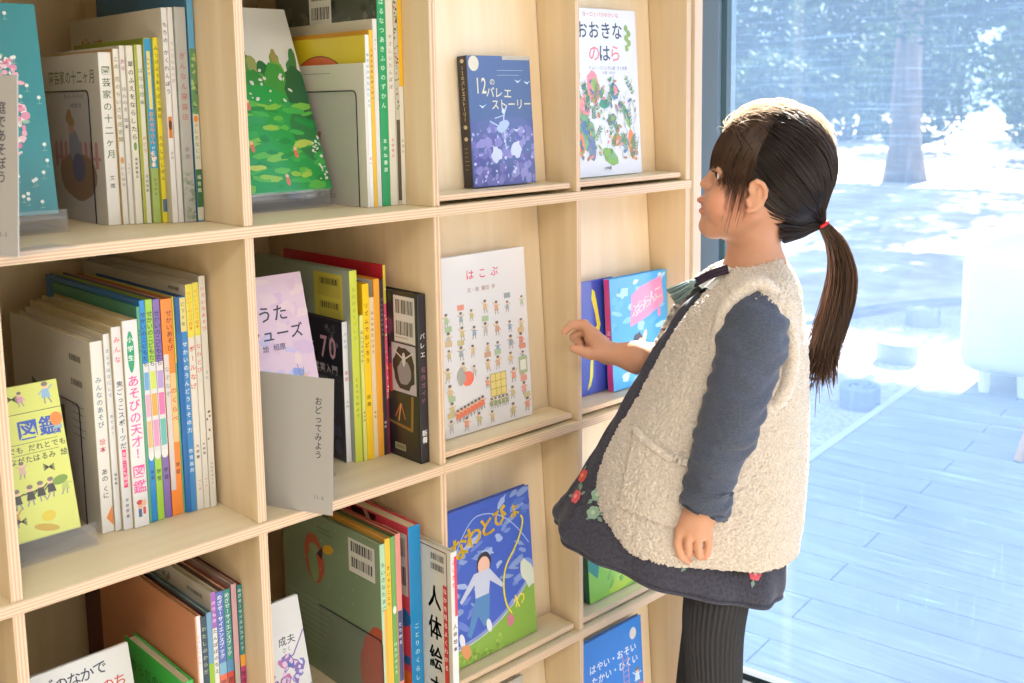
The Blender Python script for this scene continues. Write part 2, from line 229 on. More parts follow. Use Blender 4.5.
SLEEVE=[((-0.0255, -0.085, 0.9563), 0.0292), ((-0.0326, -0.104, 0.9523), 0.0406), ((-0.0438, -0.126, 0.9307), 0.0453), ((-0.0563, -0.138, 0.889), 0.0412), ((-0.0707, -0.148, 0.8418), 0.0392), ((-0.086, -0.15, 0.7962), 0.0361), ((-0.0985, -0.15, 0.7602), 0.0323), ((-0.1035, -0.15, 0.7442), 0.0304), ((-0.1048, -0.15, 0.7361), 0.033), ((-0.1059, -0.15, 0.7226), 0.0324), ((-0.1072, -0.15, 0.7132), 0.0312), ((-0.1078, -0.15, 0.7111), 0.0273)]
SLEEVE_FAR=[((-0.006, 0.105, 0.9265), 0.0453), ((-0.0424, 0.125, 0.8779), 0.0445), ((-0.0779, 0.14, 0.8354), 0.0404), ((-0.1055, 0.142, 0.8321), 0.0389)]
LEGS=[[(-0.0594, -0.055, 0.619), (-0.0757, -0.058, 0.5096), (-0.0747, -0.058, 0.4147), (-0.0747, -0.058, 0.26), (-0.0627, -0.058, 0.075)], [(-0.0363, 0.055, 0.5703), (-0.0548, 0.062, 0.4391), (-0.0686, 0.066, 0.3422), (-0.0766, 0.066, 0.26), (-0.0786, 0.066, 0.075)]]
LEG_R=[0.05, 0.0432, 0.0385, 0.036, 0.026]
HAIR={'tie': (0.0821, 0.0, 1.0622), 'cr': (0.0116, 0.0, 1.1442), 'pony': [(0.0821, 0.0, 1.0622), (0.1009, 0.0, 1.0352), (0.1104, -0.0, 0.994), (0.1043, -0.005, 0.9522), (0.0868, -0.02, 0.9086), (0.0736, -0.03, 0.8685), (0.0687, -0.035, 0.8371)]}
TASSEL={'top': (-0.1007, -0.02, 0.9852), 'bot': (-0.1311, -0.02, 0.966), 'cord': [(-0.057, -0.035, 1.0066), (-0.0788, -0.035, 1.0), (-0.1007, -0.02, 0.9852)]}
EYES=((-0.0663, -0.0265, 1.1362), (-0.0556, 0.0265, 1.1323))
ARMHOLE=[(-0.034, -0.118, 0.8322), (-0.0105, -0.118, 0.8413), (0.0048, -0.118, 0.8653), (0.0105, -0.118, 0.9054), (0.0072, -0.118, 0.9414), (-0.0037, -0.118, 0.9719), (-0.0209, -0.118, 0.9933), (-0.0392, -0.118, 1.0001), (-0.0622, -0.118, 0.986), (-0.0775, -0.118, 0.9639), (-0.085, -0.118, 0.9336), (-0.0885, -0.118, 0.9003), (-0.0803, -0.118, 0.8667), (-0.0591, -0.118, 0.8407)]
CUFFPOS=(-0.1084, -0.15, 0.7064)
CAM=dict(loc=(-0.62839, -1.0944, 0.14374),fw=(0.681583, 0.719641, -0.132516),r=(0.724515, -0.689081, -0.015652),u=(0.102578, 0.085342, 0.991057),f=1061.21,cx=509.18,cy=239.51)
# ---------------------------------------------------------------- camera
_r, _u, _f = Vector(CAM['r']), Vector(CAM['u']), Vector(CAM['fw'])
cd = bpy.data.cameras.new('camera'); cam = bpy.data.objects.new('camera', cd); COL.objects.link(cam); SC.camera = cam
cam.matrix_world = Matrix(((_r.x, _u.x, -_f.x, CAM['loc'][0]), (_r.y, _u.y, -_f.y, CAM['loc'][1]), (_r.z, _u.z, -_f.z, CAM['loc'][2]), (0, 0, 0, 1)))
cd.sensor_width = 36; cd.lens = CAM['f'] / 1024 * 36; cd.shift_x = (512 - CAM['cx']) / 1024; cd.shift_y = (CAM['cy'] - 341.5) / 1024; cd.clip_start = .02; cd.dof.use_dof = True; cd.dof.focus_distance = 1.45; cd.dof.aperture_fstop = 8
# ---------------------------------------------------------------- the room
FLOOR = -1.10; CEIL = 1.55
DKR = math.radians(8.6024); DC, DS = math.cos(DKR), math.sin(DKR)
def dk(x, y, z=0.): return (DC * x - DS * y, DS * x + DC * y, z)     # the glass wall and the deck run at a slight angle to the shelves
M['wall'] = mat('painted plaster', '#d8d2c6', .85, .2)
M['ceil'] = mat('white ceiling', '#e8e6e0', .9, .2)
m = wood('floor boards', '#938b80', '#a39b90', (3, 40, 40), .4); M['floor'] = m
M['frame'] = mat('blue grey painted aluminium', '#7287a0', .4, .5); M['frame_dark'] = mat('dark teal aluminium bead', '#3d5a68', .4)
M['sill'] = mat('pale aluminium sill', '#dfe6ea', .35)
def struct(mb, name, mats, kind='structure'):
    o = mb.build(name, mats); o['kind'] = kind; return o
GX = 1.05
b = MB(); b.face([(-4, -5, FLOOR), dk(GX - .02, -5.2, FLOOR), dk(GX - .02, .75, FLOOR), (-4, .75, FLOOR)]); struct(b, 'floor', M['floor'])
b = MB(); b.face([(-4, .75, CEIL), dk(GX + .03, .75, CEIL), dk(GX + .03, -5.2, CEIL), (-4, -5, CEIL)]); struct(b, 'ceiling', M['ceil'])
b = MB(); b.box(-4, .95, .47, .55, FLOOR, CEIL); struct(b, 'wall_back', M['wall'])
b = MB(); b.box(-4.08, -4, -5, .55, FLOOR, CEIL); struct(b, 'wall_left', M['wall'])
b = MB(); b.box(-4, 1.9, -5.08, -5, FLOOR, CEIL); struct(b, 'wall_front', M['wall'])
# upright wooden board that closes the gap between the shelf end and the window
b = MB(); b.box(.8447, .8655, 0, .44, FLOOR, CEIL, front=1, bev=.001); struct(b, 'trim_1', [M['birch_pale'], mat('pale wood board edge', '#d9bfa9', .55)])
# window wall: jamb, bead, bottom rail, sill, head, glass
def dkbox(b, x0, x1, y0, y1, z0, z1, mi=0):
    k = len(b.v); b.box(x0, x1, y0, y1, z0, z1, mi=mi)
    for i in range(k, len(b.v)): b.v[i] = dk(*b.v[i])
b = MB()
dkbox(b, GX, GX + .06, -.0724 + .0115, .75, FLOOR, CEIL, 0); dkbox(b, GX + .012, GX + .05, -.0724, -.0724 + .0113, FLOOR, CEIL, 1)
dkbox(b, GX + .006, GX + .03, -5.2, -.0726, -1.014, -1.000, 3); dkbox(b, GX - .012, GX + .029, -5.2, -.0726, FLOOR, -1.0142, 2)
dkbox(b, GX, GX + .06, -5.2, -.0726, 1.45, CEIL, 0)
for yy in (-2.1, -3.7): dkbox(b, GX, GX + .06, yy - .03, yy + .03, -1.0, 1.45, 0)
w = struct(b, 'window_1', [M['frame'], M['frame_dark'], M['sill'], mat('black rubber gasket', '#15232a', .6, .2)])
# glass with a film of dust, smears and fine scratches
m = bpy.data.materials.new('dusty window glass'); m.use_nodes = True; nt = m.node_tree; nt.nodes.remove(bsdf(m)); out = nt.nodes['Material Output']
t = N(m, 'ShaderNodeBsdfTransparent'); t.inputs[0].default_value = (.90, .95, 1.0, 1)
tr = N(m, 'ShaderNodeBsdfTranslucent'); tr.inputs[0].default_value = (.36, .59, 1, 1)  # blue film tint paints in the outdoor haze
gl = N(m, 'ShaderNodeBsdfGlossy'); gl.inputs['Roughness'].default_value = .02
fr = rim(m, .015, .5)
mp = N(m, 'ShaderNodeMapping'); uv = N(m, 'ShaderNodeTexCoord'); LK(m, uv.outputs['Object'], mp.inputs[0]); mp.inputs['Rotation'].default_value = (0, 0, 0)
def scr(scale, rot, lo, hi, gain):
    q = N(m, 'ShaderNodeMapping'); q.inputs['Rotation'].default_value = rot; q.inputs['Scale'].default_value = scale; LK(m, uv.outputs['Object'], q.inputs[0])
    n = N(m, 'ShaderNodeTexNoise'); n.inputs['Scale'].default_value = 1; n.inputs['Detail'].default_value = 4; n.inputs['Roughness'].default_value = .6; LK(m, q.outputs[0], n.inputs['Vector'])
    r = N(m, 'ShaderNodeMapRange'); r.inputs['From Min'].default_value = lo; r.inputs['From Max'].default_value = hi; r.inputs['To Max'].default_value = gain; LK(m, n.outputs[0], r.inputs['Value']); return r.outputs[0]
def add(a, b_):
    n = N(m, 'ShaderNodeMath', operation='ADD'); LK(m, a, n.inputs[0]); LK(m, b_, n.inputs[1]); return n.outputs[0]
f = add(scr((3, 3, 3), (0, 0, 0), .3, .8, .025), scr((1, 6, 170), (.12, 0, 0), .55, .80, .055))
f = add(f, scr((1, 150, 7), (-.35, 0, 0), .60, .82, .045)); f = add(f, scr((1, 9, 260), (-.1, 0, 0), .60, .78, .05))
GLASS_BASE = N(m, 'ShaderNodeMath', operation='ADD'); GLASS_BASE.inputs[1].default_value = .060; LK(m, f, GLASS_BASE.inputs[0])
m1 = N(m, 'ShaderNodeMixShader'); m2 = N(m, 'ShaderNodeMixShader')
LK(m, GLASS_BASE.outputs[0], m1.inputs[0]); LK(m, t.outputs[0], m1.inputs[1]); LK(m, tr.outputs[0], m1.inputs[2])
LK(m, fr, m2.inputs[0]); LK(m, m1.outputs[0], m2.inputs[1]); LK(m, gl.outputs[0], m2.inputs[2]); LK(m, m2.outputs[0], out.inputs[0]); M['glass'] = m
b = MB(); X = GX + .022
b.face([dk(X, -5.2, -1.0), dk(X, -.0722, -1.0), dk(X, -.0722, 1.45), dk(X, -5.2, 1.45)]); b.build('pane', M['glass'], w)
# ---------------------------------------------------------------- shelves
S1, S2, S3, S4, S0 = 0., -.36, -.709, -1.058, .36; TH = .0134; DEPTH = .43
def board(name, parent, x0, x1, y0, y1, z0, z1, level=True, back=False, m0=None):
    b = MB(); b.box(x0, x1, y0, y1, z0, z1, mi=0, front=None if back else 1, bev=.0007)
    return b.build(name, [m0 or M['birch_h' if level else 'birch_v'], M['edge_z' if level else 'edge_x']], parent)
unit = empty('bookshelf', (0.08, .2, FLOOR)); tag(unit, 'deep open birch plywood bookshelf crammed with upright picture books', 'bookshelf')
def lay(parent, xs, zs, xl, xr, post, base, m0=None):
    ox, oy, oz = parent.location
    L = lambda *a: (a[0] - ox, a[1] - ox, a[2] - oy, a[3] - oy, a[4] - oz, a[5] - oz)
    for z in zs: board('shelf_board', parent, *L(xl, xr, 0, DEPTH, z - TH, z), m0=m0)
    for (a, c) in post:
        for zt, zb in zip(zs[:-1], zs[1:]): board('upright', parent, *L(a, c, .003, DEPTH, zb + .0002, zt - TH - .0002), level=False)
    board('back_panel', parent, *L(xl + .002, xr - .002, DEPTH + .0005, DEPTH + .009, zs[-1] - TH, zs[0]), level=False, back=True)
    b = MB(); b.box(*L(xl + .01, xr - .01, .02, DEPTH - .02, FLOOR + .001, zs[-1] - TH - .0002)); b.build('plinth', M['birch_v'], parent)
lay(unit, None, (S0, S1, S2, S3, S4), -.62, .2775, [(-.619, -.6075), (-.2965, -.2845), (-.0116, 0), (.2721, .2775)], FLOOR)
disp = empty('display_shelf', (.55, .2, FLOOR)); tag(disp, 'birch display shelf beside the window with picture books facing out on ledges', 'bookshelf')
lay(disp, None, (S0, S1, S2, S3, S4), .2779, .838, [(.2779, .2833), (.5536, .5627), (.8335 - .0075, .838)], FLOOR)
ox, oy, oz = disp.location
LED = .0142
for (x0, x1) in ((.2833, .5536), (.5627, .826)):
    for z, zt in ((S1, S0), (S2, S1), (S3, S2), (S4, S3)):
        h = zt - TH - z - .004; ln = math.radians(3.6)
        b = MB(); k = len(b.v); b.box(x0 + .0015, x1 - .0015, 0, .006, .001, h - .002, bev=.0006)
        b.v = [(x - ox, y * math.cos(ln) + zz * math.sin(ln) + .066 - oy, z + .003 + zz * math.cos(ln) - y * math.sin(ln) - oz) for x, y, zz in b.v]
        p = b.build('display_panel', M['birch_pale'], disp)
        b = MB(); b.box(x0 + .002 - ox, x1 - .008 - ox, .008 - oy, .063 - oy, z + LED - .0085 - oz, z + LED - oz, front=1, bev=.0012)
        b.build('ledge', [M['birch_h'], M['edge_z']], disp)
# ---------------------------------------------------------------- books
def upright(label, x0, x1, Y, d, h, z, cover, spine, txt=(), side=None, spn=None, mt='print', group=None, name='picture_book', bt=None, cat='book'):
    t = x1 - x0; bt = bt or min(.0017, t * .2); root = empty(name, ((x0 + x1) / 2, Y, z + .0004)); tag(root, label, cat, group)
    b = MB(); hx = t / 2; r = min(.0008, bt * .4)
    b.box(-hx, -hx + bt, .0004, d, 0, h, cover, bev=r); b.box(hx - bt, hx, .0004, d, 0, h, cover, bev=r); b.box(-hx, hx, 0, bt, 0, h, spine, bev=r)
    P = Plane(b, (-hx, 0, 0), (1, 0, 0), (0, 0, 1), (0, -1, 0), t, h)
    if spn: spn(P, t, h)
    for (s, top, bot, wf, c, *cx) in txt: P.vfit(s, t * (cx[0] if cx else .5), top * h, bot * h, wf * t, c)
    if side: side(Plane(b, (-hx, d, 0), (0, -1, 0), (0, 0, 1), (-1, 0, 0), d, h), d, h)
    b.build('cover', M[mt], root)
    p = MB(); p.box(-hx + bt + .0001, hx - bt - .0001, bt + .0002, d - .004, .002, h - .0035); p.build('page_block', M['pages'], root)
    return root
def faceout(label, xl, w, Y, z, h, t, lean, cover, spine, art, sart=None, mt='print', group=None, name='picture_book', rz=0., bt=.0018):
    ln = math.radians(lean); root = empty(name, (xl + w / 2, Y, z + t * math.sin(ln) + .0005), (-ln, 0, rz)); tag(root, label, 'book', group); hx = w / 2
    b = MB(); b.box(-hx, hx, 0, bt, 0, h, cover, bev=.0006); b.box(-hx, hx, t - bt, t, 0, h, cover, bev=.0006); b.box(-hx, -hx + bt, .0003, t - .0003, 0, h, spine, bev=.0006)
    if art: art(Plane(b, (-hx, 0, 0), (1, 0, 0), (0, 0, 1), (0, -1, 0), w, h), w, h)
    if sart: sart(Plane(b, (-hx, t, 0), (0, -1, 0), (0, 0, 1), (-1, 0, 0), t, h), t, h)
    b.build('cover', M[mt], root)
    p = MB(); p.box(-hx + bt + .0002, hx - .003, bt + .0001, t - bt - .0001, .002, h - .003); p.build('page_block', M['pages'], root)
    return root
R = random.Random(11)
def dots(P, a0, b0, a1, b1, n, cols, r0, r1):
    for _ in range(n): P.ell(R.uniform(a0, a1), R.uniform(b0, b1), R.uniform(r0, r1), R.uniform(r0, r1), R.choice(cols), R.uniform(0, 3), 9, .25)
def figure(P, a, b, s, col, col2='#e9c4a4', hair='#7a716a', leg='#8f8d92'):
    P.ell(a, b + .78 * s, .13 * s, .15 * s, col2); P.ell(a, b + .86 * s, .14 * s, .1 * s, hair); P.poly([(a - .2 * s, b + .25 * s), (a + .2 * s, b + .25 * s), (a + .13 * s, b + .65 * s), (a - .13 * s, b + .65 * s)], col)
    k = R.uniform(-.1, .1) * s
    P.line([(a - .08 * s, b + .27 * s), (a - .14 * s + k, b)], .06 * s, leg); P.line([(a + .08 * s, b + .27 * s), (a + .14 * s + k, b)], .06 * s, leg)
    P.line([(a - .12 * s, b + .6 * s), (a - .32 * s, b + R.uniform(.3, .9) * s)], .06 * s, col); P.line([(a + .12 * s, b + .6 * s), (a + .32 * s, b + R.uniform(.3, .9) * s)], .06 * s, col)
Wt = '#d9d7d2'
# ---- upper left compartment
g = 'upright books on the upper left shelf'
def sA1(P, d, h):
    P.text('園芸家の十二ヶ月', .105, .176, .0176, '#5f6f3c', sx=.98); P.text('カレル・チャペック', .110, .153, .0066, '#5a5a50'); P.text('小松太郎 訳', .114, .142, .0062, '#4a4a45')
    for k in range(9): P.rect(.040 + k * .0155, .066, .049 + k * .0155, .094, '#c98f93'); P.ell(.0445 + k * .0155, .094, .0045, .005, '#c98f93')
    P.rect(.040, .076, .18, .080, '#c98f93'); P.ell(.110, .056, .058, .030, '#9a7a5c', 0, 22, .05)
    P.ell(.104, .090, .017, .024, '#8fa0b4', .3); P.ell(.112, .066, .020, .018, '#56608f'); P.ell(.095, .116, .009, .009, '#d5a88d'); P.ell(.094, .124, .014, .007, '#b08d52', -.3); P.ell(.092, .130, .008, .008, '#b08d52')
def sA8(P, d, h):
    pts = [(d * .15 + k * .0062, h * .86 - k * .0006 + .004 * math.sin(k * .9)) for k in range(27)]; P.line(pts, .0016, '#5d4a33')
    for q in pts: P.ell(q[0], q[1] + R.uniform(-.006, .006), R.uniform(.003, .007), R.uniform(.002, .005), R.choice(['#c98a4a', '#d9a05c', '#b9742f', '#c9a45a']), 0, 8, .3)
    P.line([(d * .82, h * .85), (d * .90, h * .82), (d * .91, h * .72)], .0022, '#7a5a33')
def spA6(P, t, h): P.rect(t * .02, h * .3, t * .98, h * .995, '#2f93c6'); P.rect(t * .3, h * .62, t * .75, h * .93, '#e3d07a'); dots(P, t * .2, h * .31, t * .8, h * .4, 8, ['#e6c9c4', '#c24b4b', '#f0e8d8'], .001, .003)
def spA11(P, t, h): P.rect(0, h * .45, t, h * .72, '#5f8a5c'); dots(P, t * .1, h * .45, t * .9, h * .7, 20, ['#88a86a', '#3f6f4f', '#a8b878'], .001, .003); P.rect(0, .002, t, h * .45, '#c9c9b9'); P.rect(0, h * .06, t, h * .22, '#3d6b45'); P.ell(t * .5, h * .43, .003, .004, '#d78a3f')
def spA8(P, t, h): P.rect(t * .15, h * .40, t * .85, h * .50, '#c97a35'); P.ell(t * .5, h * .46, .002, .006, '#5a3220')
SH = lambda y: y
upright('white gardening book with green title and a kneeling gardener on its cover', -.1118, -.0962, .142, .19, .2035, S1, '#d6d3ca', Wt, [('園芸家の十二ヶ月', .93, .38, .5, '#5f6f3c'), ('文庫', .3, .2, .3, '#6b6b68')], sA1, None, 'gloss', g)
upright('thin white book with olive and black spine title just right of the gardening book', -.0959, -.0895, .137, .19, .2075, S1, '#c9a66a', Wt, [('この', .96, .88, .7, '#6a6a5a'), ('花のちいさな花言葉', .85, .42, .75, '#85853e'), ('いしはら', .34, .1, .5, '#6a6864')], None, lambda P, t, h: P.ell(t * .5, h * .37, .002, .004, '#c9915a'), 'print', g)
upright('thin white book with pink lettering at the top of its spine', -.0892, -.0834, .134, .19, .211, S1, '#e0dcd4', Wt, [('野草', .93, .80, .8, '#b58a9e'), ('はんのき 絵本', .78, .45, .7, '#77757a'), ('くらし', .35, .2, .4, '#77757a')], None, None, 'print', g)
upright('cream white book with black handwritten spine title and small green leaf mark', -.0831, -.0745, .130, .19, .211, S1, '#d8d5cc', '#dcd9cf', [('草のふえをならしたら', .92, .47, .6, '#2f3a33'), ('福音館書店', .38, .18, .3, '#5b5b55')], None, lambda P, t, h: P.ell(t * .5, h * .44, .002, .005, '#6f9a63'), 'print', g)
upright('white spined book with a bright lime stripe down the left of its spine', -.0742, -.0650, .127, .2, .212, S1, '#8a9a1e', Wt, [('はなの絵本', .88, .55, .5, '#8a9a94', .66), ('みどり', .5, .38, .4, '#d08a4a', .66), ('文化出版', .28, .06, .3, '#5b5b55', .66)], None, lambda P, t, h: P.rect(0, 0, t * .34, h, '#a3ad2e'), 'print', g)
upright('book with blue and green spine and orange bubble lettering', -.0647, -.0555, .122, .21, .220, S1, '#8a9a1e', '#9db565', [('みぢかな', .90, .66, .3, '#a8741d'), ('おみせやさん', .61, .43, .85, '#e59a35'), ('けんぶつ図鑑', .42, .31, .6, '#e9eacb'), ('ひさかた', .25, .08, .3, '#4a5a3a')], None, spA6, 'gloss', g)
upright('thin yellow book with small dark spine lettering beside the blue and green spine', -.0552, -.0494, .117, .21, .2205, S1, '#c8bd45', '#ddd030', [('みつけようあそぼう草花', .96, .5, .8, '#6a6a2c'), ('たのしいしぜん', .48, .14, .7, '#8a4a2c')], None, lambda P, t, h: P.rect(t * .1, h * .06, t * .95, h * .13, '#4c6f8f'), 'gloss', g)
upright('tall white book whose spine reads a hide and seek title above a small brown picture', -.0491, -.0425, .104, .275, .2545, S1, '#cfc6b4', '#d9d8dc', [('もりの かくれんぼう', .94, .55, .72, '#4a4a55'), ('末吉', .34, .22, .4, '#8a8a92')], sA8, spA8, 'print', g)
upright('tall plain white book with faint spine lettering beside the hide and seek book', -.0422, -.0362, .102, .25, .255, S1, '#d3d1cc', '#d6d4d3', [('ちいさな森の家', .85, .45, .6, '#b9a9b0')], None, None, 'print', g)
upright('tall grey green book with red spine title beside the blue covered one', -.0359, -.0218, .098, .25, .2555, S1, '#8d958c', '#a9aaa9', [('ぎんなん園芸店', .80, .46, .42, '#b0706f'), ('安房', .36, .2, .3, '#7c7a7c')], None, lambda P, t, h: dots(P, t * .1, h * .02, t * .9, h * .25, 30, ['#8f9a8c', '#9aa495', '#7f8f7c'], .001, .004), 'print', g)
upright('tall blue covered book with a green patterned band on its spine, against the divider', -.0206, -.0128, .096, .26, .288, S1, '#3f7398', '#5f9dc4', [('ふしぎなにわ', .42, .24, .5, '#7a8a7a'), ('福音館', .2, .07, .5, '#c9d6c4')], None, spA11, 'print', g)
def aTeal(P, w, h):
    for _ in range(330): an, ra = R.uniform(0, 6.28), R.uniform(0, 1) ** .5; P.ell(w * (.34 + .46 * ra * math.cos(an)), h * (.52 + .33 * ra * math.sin(an)), R.uniform(.002, .0048), R.uniform(.002, .0045), R.choice(['#d98fae', '#e3a9bf', '#e9c3d0', '#c96f97', '#e8e2d8', '#8fb7a4']), 0, 8, .25) if R.random() < 1 else 0
    dots(P, 0, h * .25, w * .74, h * .8, 90, ['#e9e3dc', '#e3a9bf', '#cfe0d4'], .001, .0025)
    for _ in range(60):
        a, q = R.uniform(w * .05, w * .97), R.uniform(h * .03, h * .97)
        if (a - 0) / w + abs(q / h - .52) * 1.5 > .78: P.ell(a, q, .0023, .0023, '#dfe9e4', 0, 6); P.line([(a, q - .002), (a, q - .007)], .0005, '#8fc0ba'); P.line([(a - .003, q - .007), (a + .003, q - .007)], .0004, '#8fc0ba')
faceout('teal picture book with pink blossom and scattered white flowers, beside the gardening book', -.2835, .112, .135, .0195 + S1, .238, .008, 7, '#1d828c', '#17646d', aTeal, mt='gloss')
# ---- upper middle compartment
g = 'upright books on the upper middle shelf'
def sB1(P, d, h): P.lines(d * .28, d * .62, h * .94, 1, .004, '#8b8880'); P.rect(d * .55, h * .05, d * .62, h * .075, '#55524c'); P.rect(d * .555, h * .053, d * .615, h * .072, '#c9c6bd'); dots(P, d * .2, h * .3, d * .45, h * .6, 14, ['#b58f6c', '#c9a58a', '#a87b5a'], .003, .008)
def sB2(P, d, h):
    P.ell(d * .5, h * .70, .07, .045, '#5d3d22', 0, 26); P.ell(d * .5, h * .70, .0685, .0435, '#d9602c', 0, 26); P.ell(d * .5, h * .655, .066, .037, '#e0a03a', 0, 26)
def sB5(P, d, h):
    dots(P, .01, .01, d * .98, h * .99, 220, ['#4c5546', '#5d6656', '#3a4038', '#6d6a60', '#7d7268', '#59504f', '#2f322f'], .004, .011); P.barcode(d * .36, h * .80, d * .58, h * .985, 2)
upright('white covered book at the left end of the upper middle row', .2080, .2113, .062, .2, .192, S1, '#d3d0c4', '#dcdad6', [], sB1, None, 'print', g)
upright('yellow covered book with an orange arch on its cover and blue spine lettering', .2116, .2177, .062, .22, .2285, S1, '#dcc51f', '#d9dce0', [('ゆきのひのたんじょう', .9, .35, .6, '#3a86b0'), ('赤い', .3, .1, .5, '#c9604f')], sB2, None, 'gloss', g)
upright('book with golden yellow cover and narrow golden spine lettered in black', .2180, .2242, .062, .22, .235, S1, '#dca12a', '#e2b637', [('つきよのおんがくかい', .9, .3, .55, '#5a3a1c')], None, None, 'print', g)
upright('tall off white book with blank cover between golden spine and dark photo cover', .2245, .2315, .062, .24, .2495, S1, '#c9c2af', '#d6d5d6', [('さくら', .9, .7, .4, '#8a8a9a')], None, None, 'print', g)
upright('tall book with vivid green spine and dark photographic back cover', .2318, .2454, .061, .25, .309, S1, '#4a5046', '#1f9a63', [('はるなつあきふゆのずかん', .9, .35, .45, '#bfe6cf'), ('あかね書房', .3, .1, .35, '#d7efe0')], sB5, None, 'gloss', g)
upright('tall thin white book right of the vivid green spine', .2457, .2574, .061, .25, .3085, S1, '#d2d0c9', '#d6d3cd', [('やさしいたんぽぽ', .75, .45, .4, '#8a8a84'), ('岩崎書店', .3, .12, .3, '#c98a84')], None, None, 'print', g)
def spB7(P, t, h): P.rect(t * .05, h * .02, t * .95, h * .38, '#5a5146'); dots(P, t * .1, h * .4, t * .9, h * .95, 60, ['#8a9a5a', '#6a7a4a', '#c9c4b4', '#5a5a4a', '#b06a5a'], .0008, .002)
upright('tall speckled book whose spine turns dark brown at the foot', .2577, .2641, .06, .24, .305, S1, '#cfccc2', '#bfbdb2', [], None, spB7, 'print', g)
upright('tall book with yellow upper spine and white foot, against the right divider', .2644, .2714, .06, .24, .303, S1, '#d8d3c4', '#dddbd2', [('えほん', .3, .15, .5, '#7a7a74')], None, lambda P, t, h: P.rect(0, h * .53, t, h, '#e6b52a'), 'print', g)
def aForest(P, w, h):
    for _ in range(26): P.ell(R.uniform(.0, 1.) * w, R.uniform(.64, .73) * h, R.uniform(.004, .008), R.uniform(.012, .022), R.choice(['#4f8a4a', '#8f9a5c', '#6f9a4a', '#3f7a4a', '#a0905c']), R.uniform(-.15, .15), 12, .12)
    for _ in range(34): P.ell(R.uniform(.0, 1.) * w, R.uniform(.50, .64) * h, R.uniform(.007, .013), R.uniform(.014, .026), R.choice(['#3f8a3f', '#5fa046', '#2f7a3f', '#7aa64a', '#1f6a3c']), R.uniform(-.15, .15), 14, .1)
    for a, q in ((.36, .58), (.78, .60), (.60, .56), (.94, .52), (.12, .5)): P.ell(a * w, q * h, .017, .026, R.choice(['#2f8a3c', '#3f9440', '#23763a']), 0, 18, .06)
    P.ell(w * .55, h * .24, w * .50, h * .34, '#1f9a48', .05, 30, .05); P.rect(0, 0, w, h * .2, '#1f9a4a'); P.ell(w * .02, h * .28, w * .15, h * .34, '#1f6f42', 0, 22, .1); P.ell(w * .98, h * .42, w * .13, h * .26, '#22603c', .2, 22, .1); P.ell(w * .9, h * .30, w * .1, h * .14, '#2a7a44', .2, 18, .1)
    for _ in range(90): P.ell(R.uniform(.15, .98) * w, R.uniform(.02, .50) * h, R.uniform(.005, .018), R.uniform(.0025, .006), R.choice(['#2fa64c', '#3fae4f', '#58b44a', '#17893f', '#2b9a57', '#1f8f45', '#79bb48']), R.uniform(-.3, .3), 12, .2)
    for _ in range(12): P.ell(R.uniform(.35, .95) * w, R.uniform(.06, .36) * h, R.uniform(.008, .016), R.uniform(.003, .005), R.choice(['#9fc64a', '#b4c85a', '#8fc04a']), R.uniform(-.2, .2), 12, .2)
    dots(P, w * .0, h * .03, w * .30, h * .42, 46, ['#dfe3da', '#cfdccf', '#3f8a5a'], .001, .0036); dots(P, w * .92, h * .05, w * .995, h * .3, 20, ['#dfe3da'], .001, .003); dots(P, w * .25, h * .45, w * .9, h * .66, 30, ['#d5d6d6'], .001, .0035)
    for a, q in ((.45, .24), (.78, .20), (.66, .06), (.34, .12), (.50, .46)): P.ell(a * w, q * h, .003, .007, '#d2745a'); P.ell(a * w, q * h + .007, .0026, .0026, '#e3b79a')
    P.ch('こ', w * .22, h * .86, .030, '#2c2c2c'); P.text('え いわさき', w * .18, h * .75, .009, '#4a4a4a')
faceout('white topped picture book with a painted green forest, leaning back on an acrylic stand', .006, .193, .132, .0195 + S1, .27, .008, 22.5, '#d5d6d6', '#2f6a3c', aForest, mt='gloss')
# ---- middle left compartment
g = 'upright books on the middle left shelf'
def sC1(P, d, h):
    P.barcode(d * .74, h * .80, d * .90, h * .91, 1, '#cfccc4'); P.barcode(d * .745, h * .67, d * .905, h * .78, 1, '#cfccc4'); P.lines(d * .75, d * .91, h * .63, 5, .009, '#5c5850')
    P.poly([(d * .26, h * .50), (d * .26, h * .68), (d * .56, h * .57), (d * .56, h * .4)], '#3f6a3c'); dots(P, d * .27, h * .46, d * .54, h * .58, 26, ['#8a5a5a', '#c9a06a', '#2c3a2a', '#a9606a'], .002, .006); P.rect(d * .57, h * .12, d * .66, h * .6, '#4a4a4c')
upright('thick white book with barcodes on its back cover, left end of the middle left row', -.1579, -.1434, .108, .265, .2315, S2, '#d3cfc6', '#dddad4', [('みんなのあそび', .82, .55, .4, '#5a7a8a'), ('絵本', .5, .42, .4, '#c9606a'), ('あの くに', .34, .18, .4, '#4a4a4a')], sC1, lambda P, t, h: P.poly([(t * .4, h * .08), (t * .95, h * .14), (t * .95, h * .03)], '#e08a4a'), 'gloss', g)
upright('thin white book with tiny grey spine lettering, second in the middle left row', -.1431, -.1356, .105, .25, .239, S2, '#cfc7b2', '#d8d9dc', [('きょうはなにして', .93, .62, .5, '#7a8fa8'), ('あそぶ？', .6, .4, .45, '#8a94a4'), ('福音館', .3, .12, .35, '#55555a')], None, None, 'print', g)
upright('white book with black sports title and a red band low on its spine', -.1353, -.1237, .10, .26, .2465, S2, '#c9bb98', '#d9d9dc', [('みんな', .96, .80, .5, '#d9606a'), ('鬼ごっこスポーツだ', .74, .40, .5, '#3a3f4a'), ('学校図書', .16, .04, .28, '#5a5a5e')], None, lambda P, t, h: (P.rect(t * .3, h * .21, t * .72, h * .40, '#e0457f'), P.vfit('全国こども遊び', t * .51, h * .39, h * .22, t * .32, '#f2d9e0')), 'print', g)
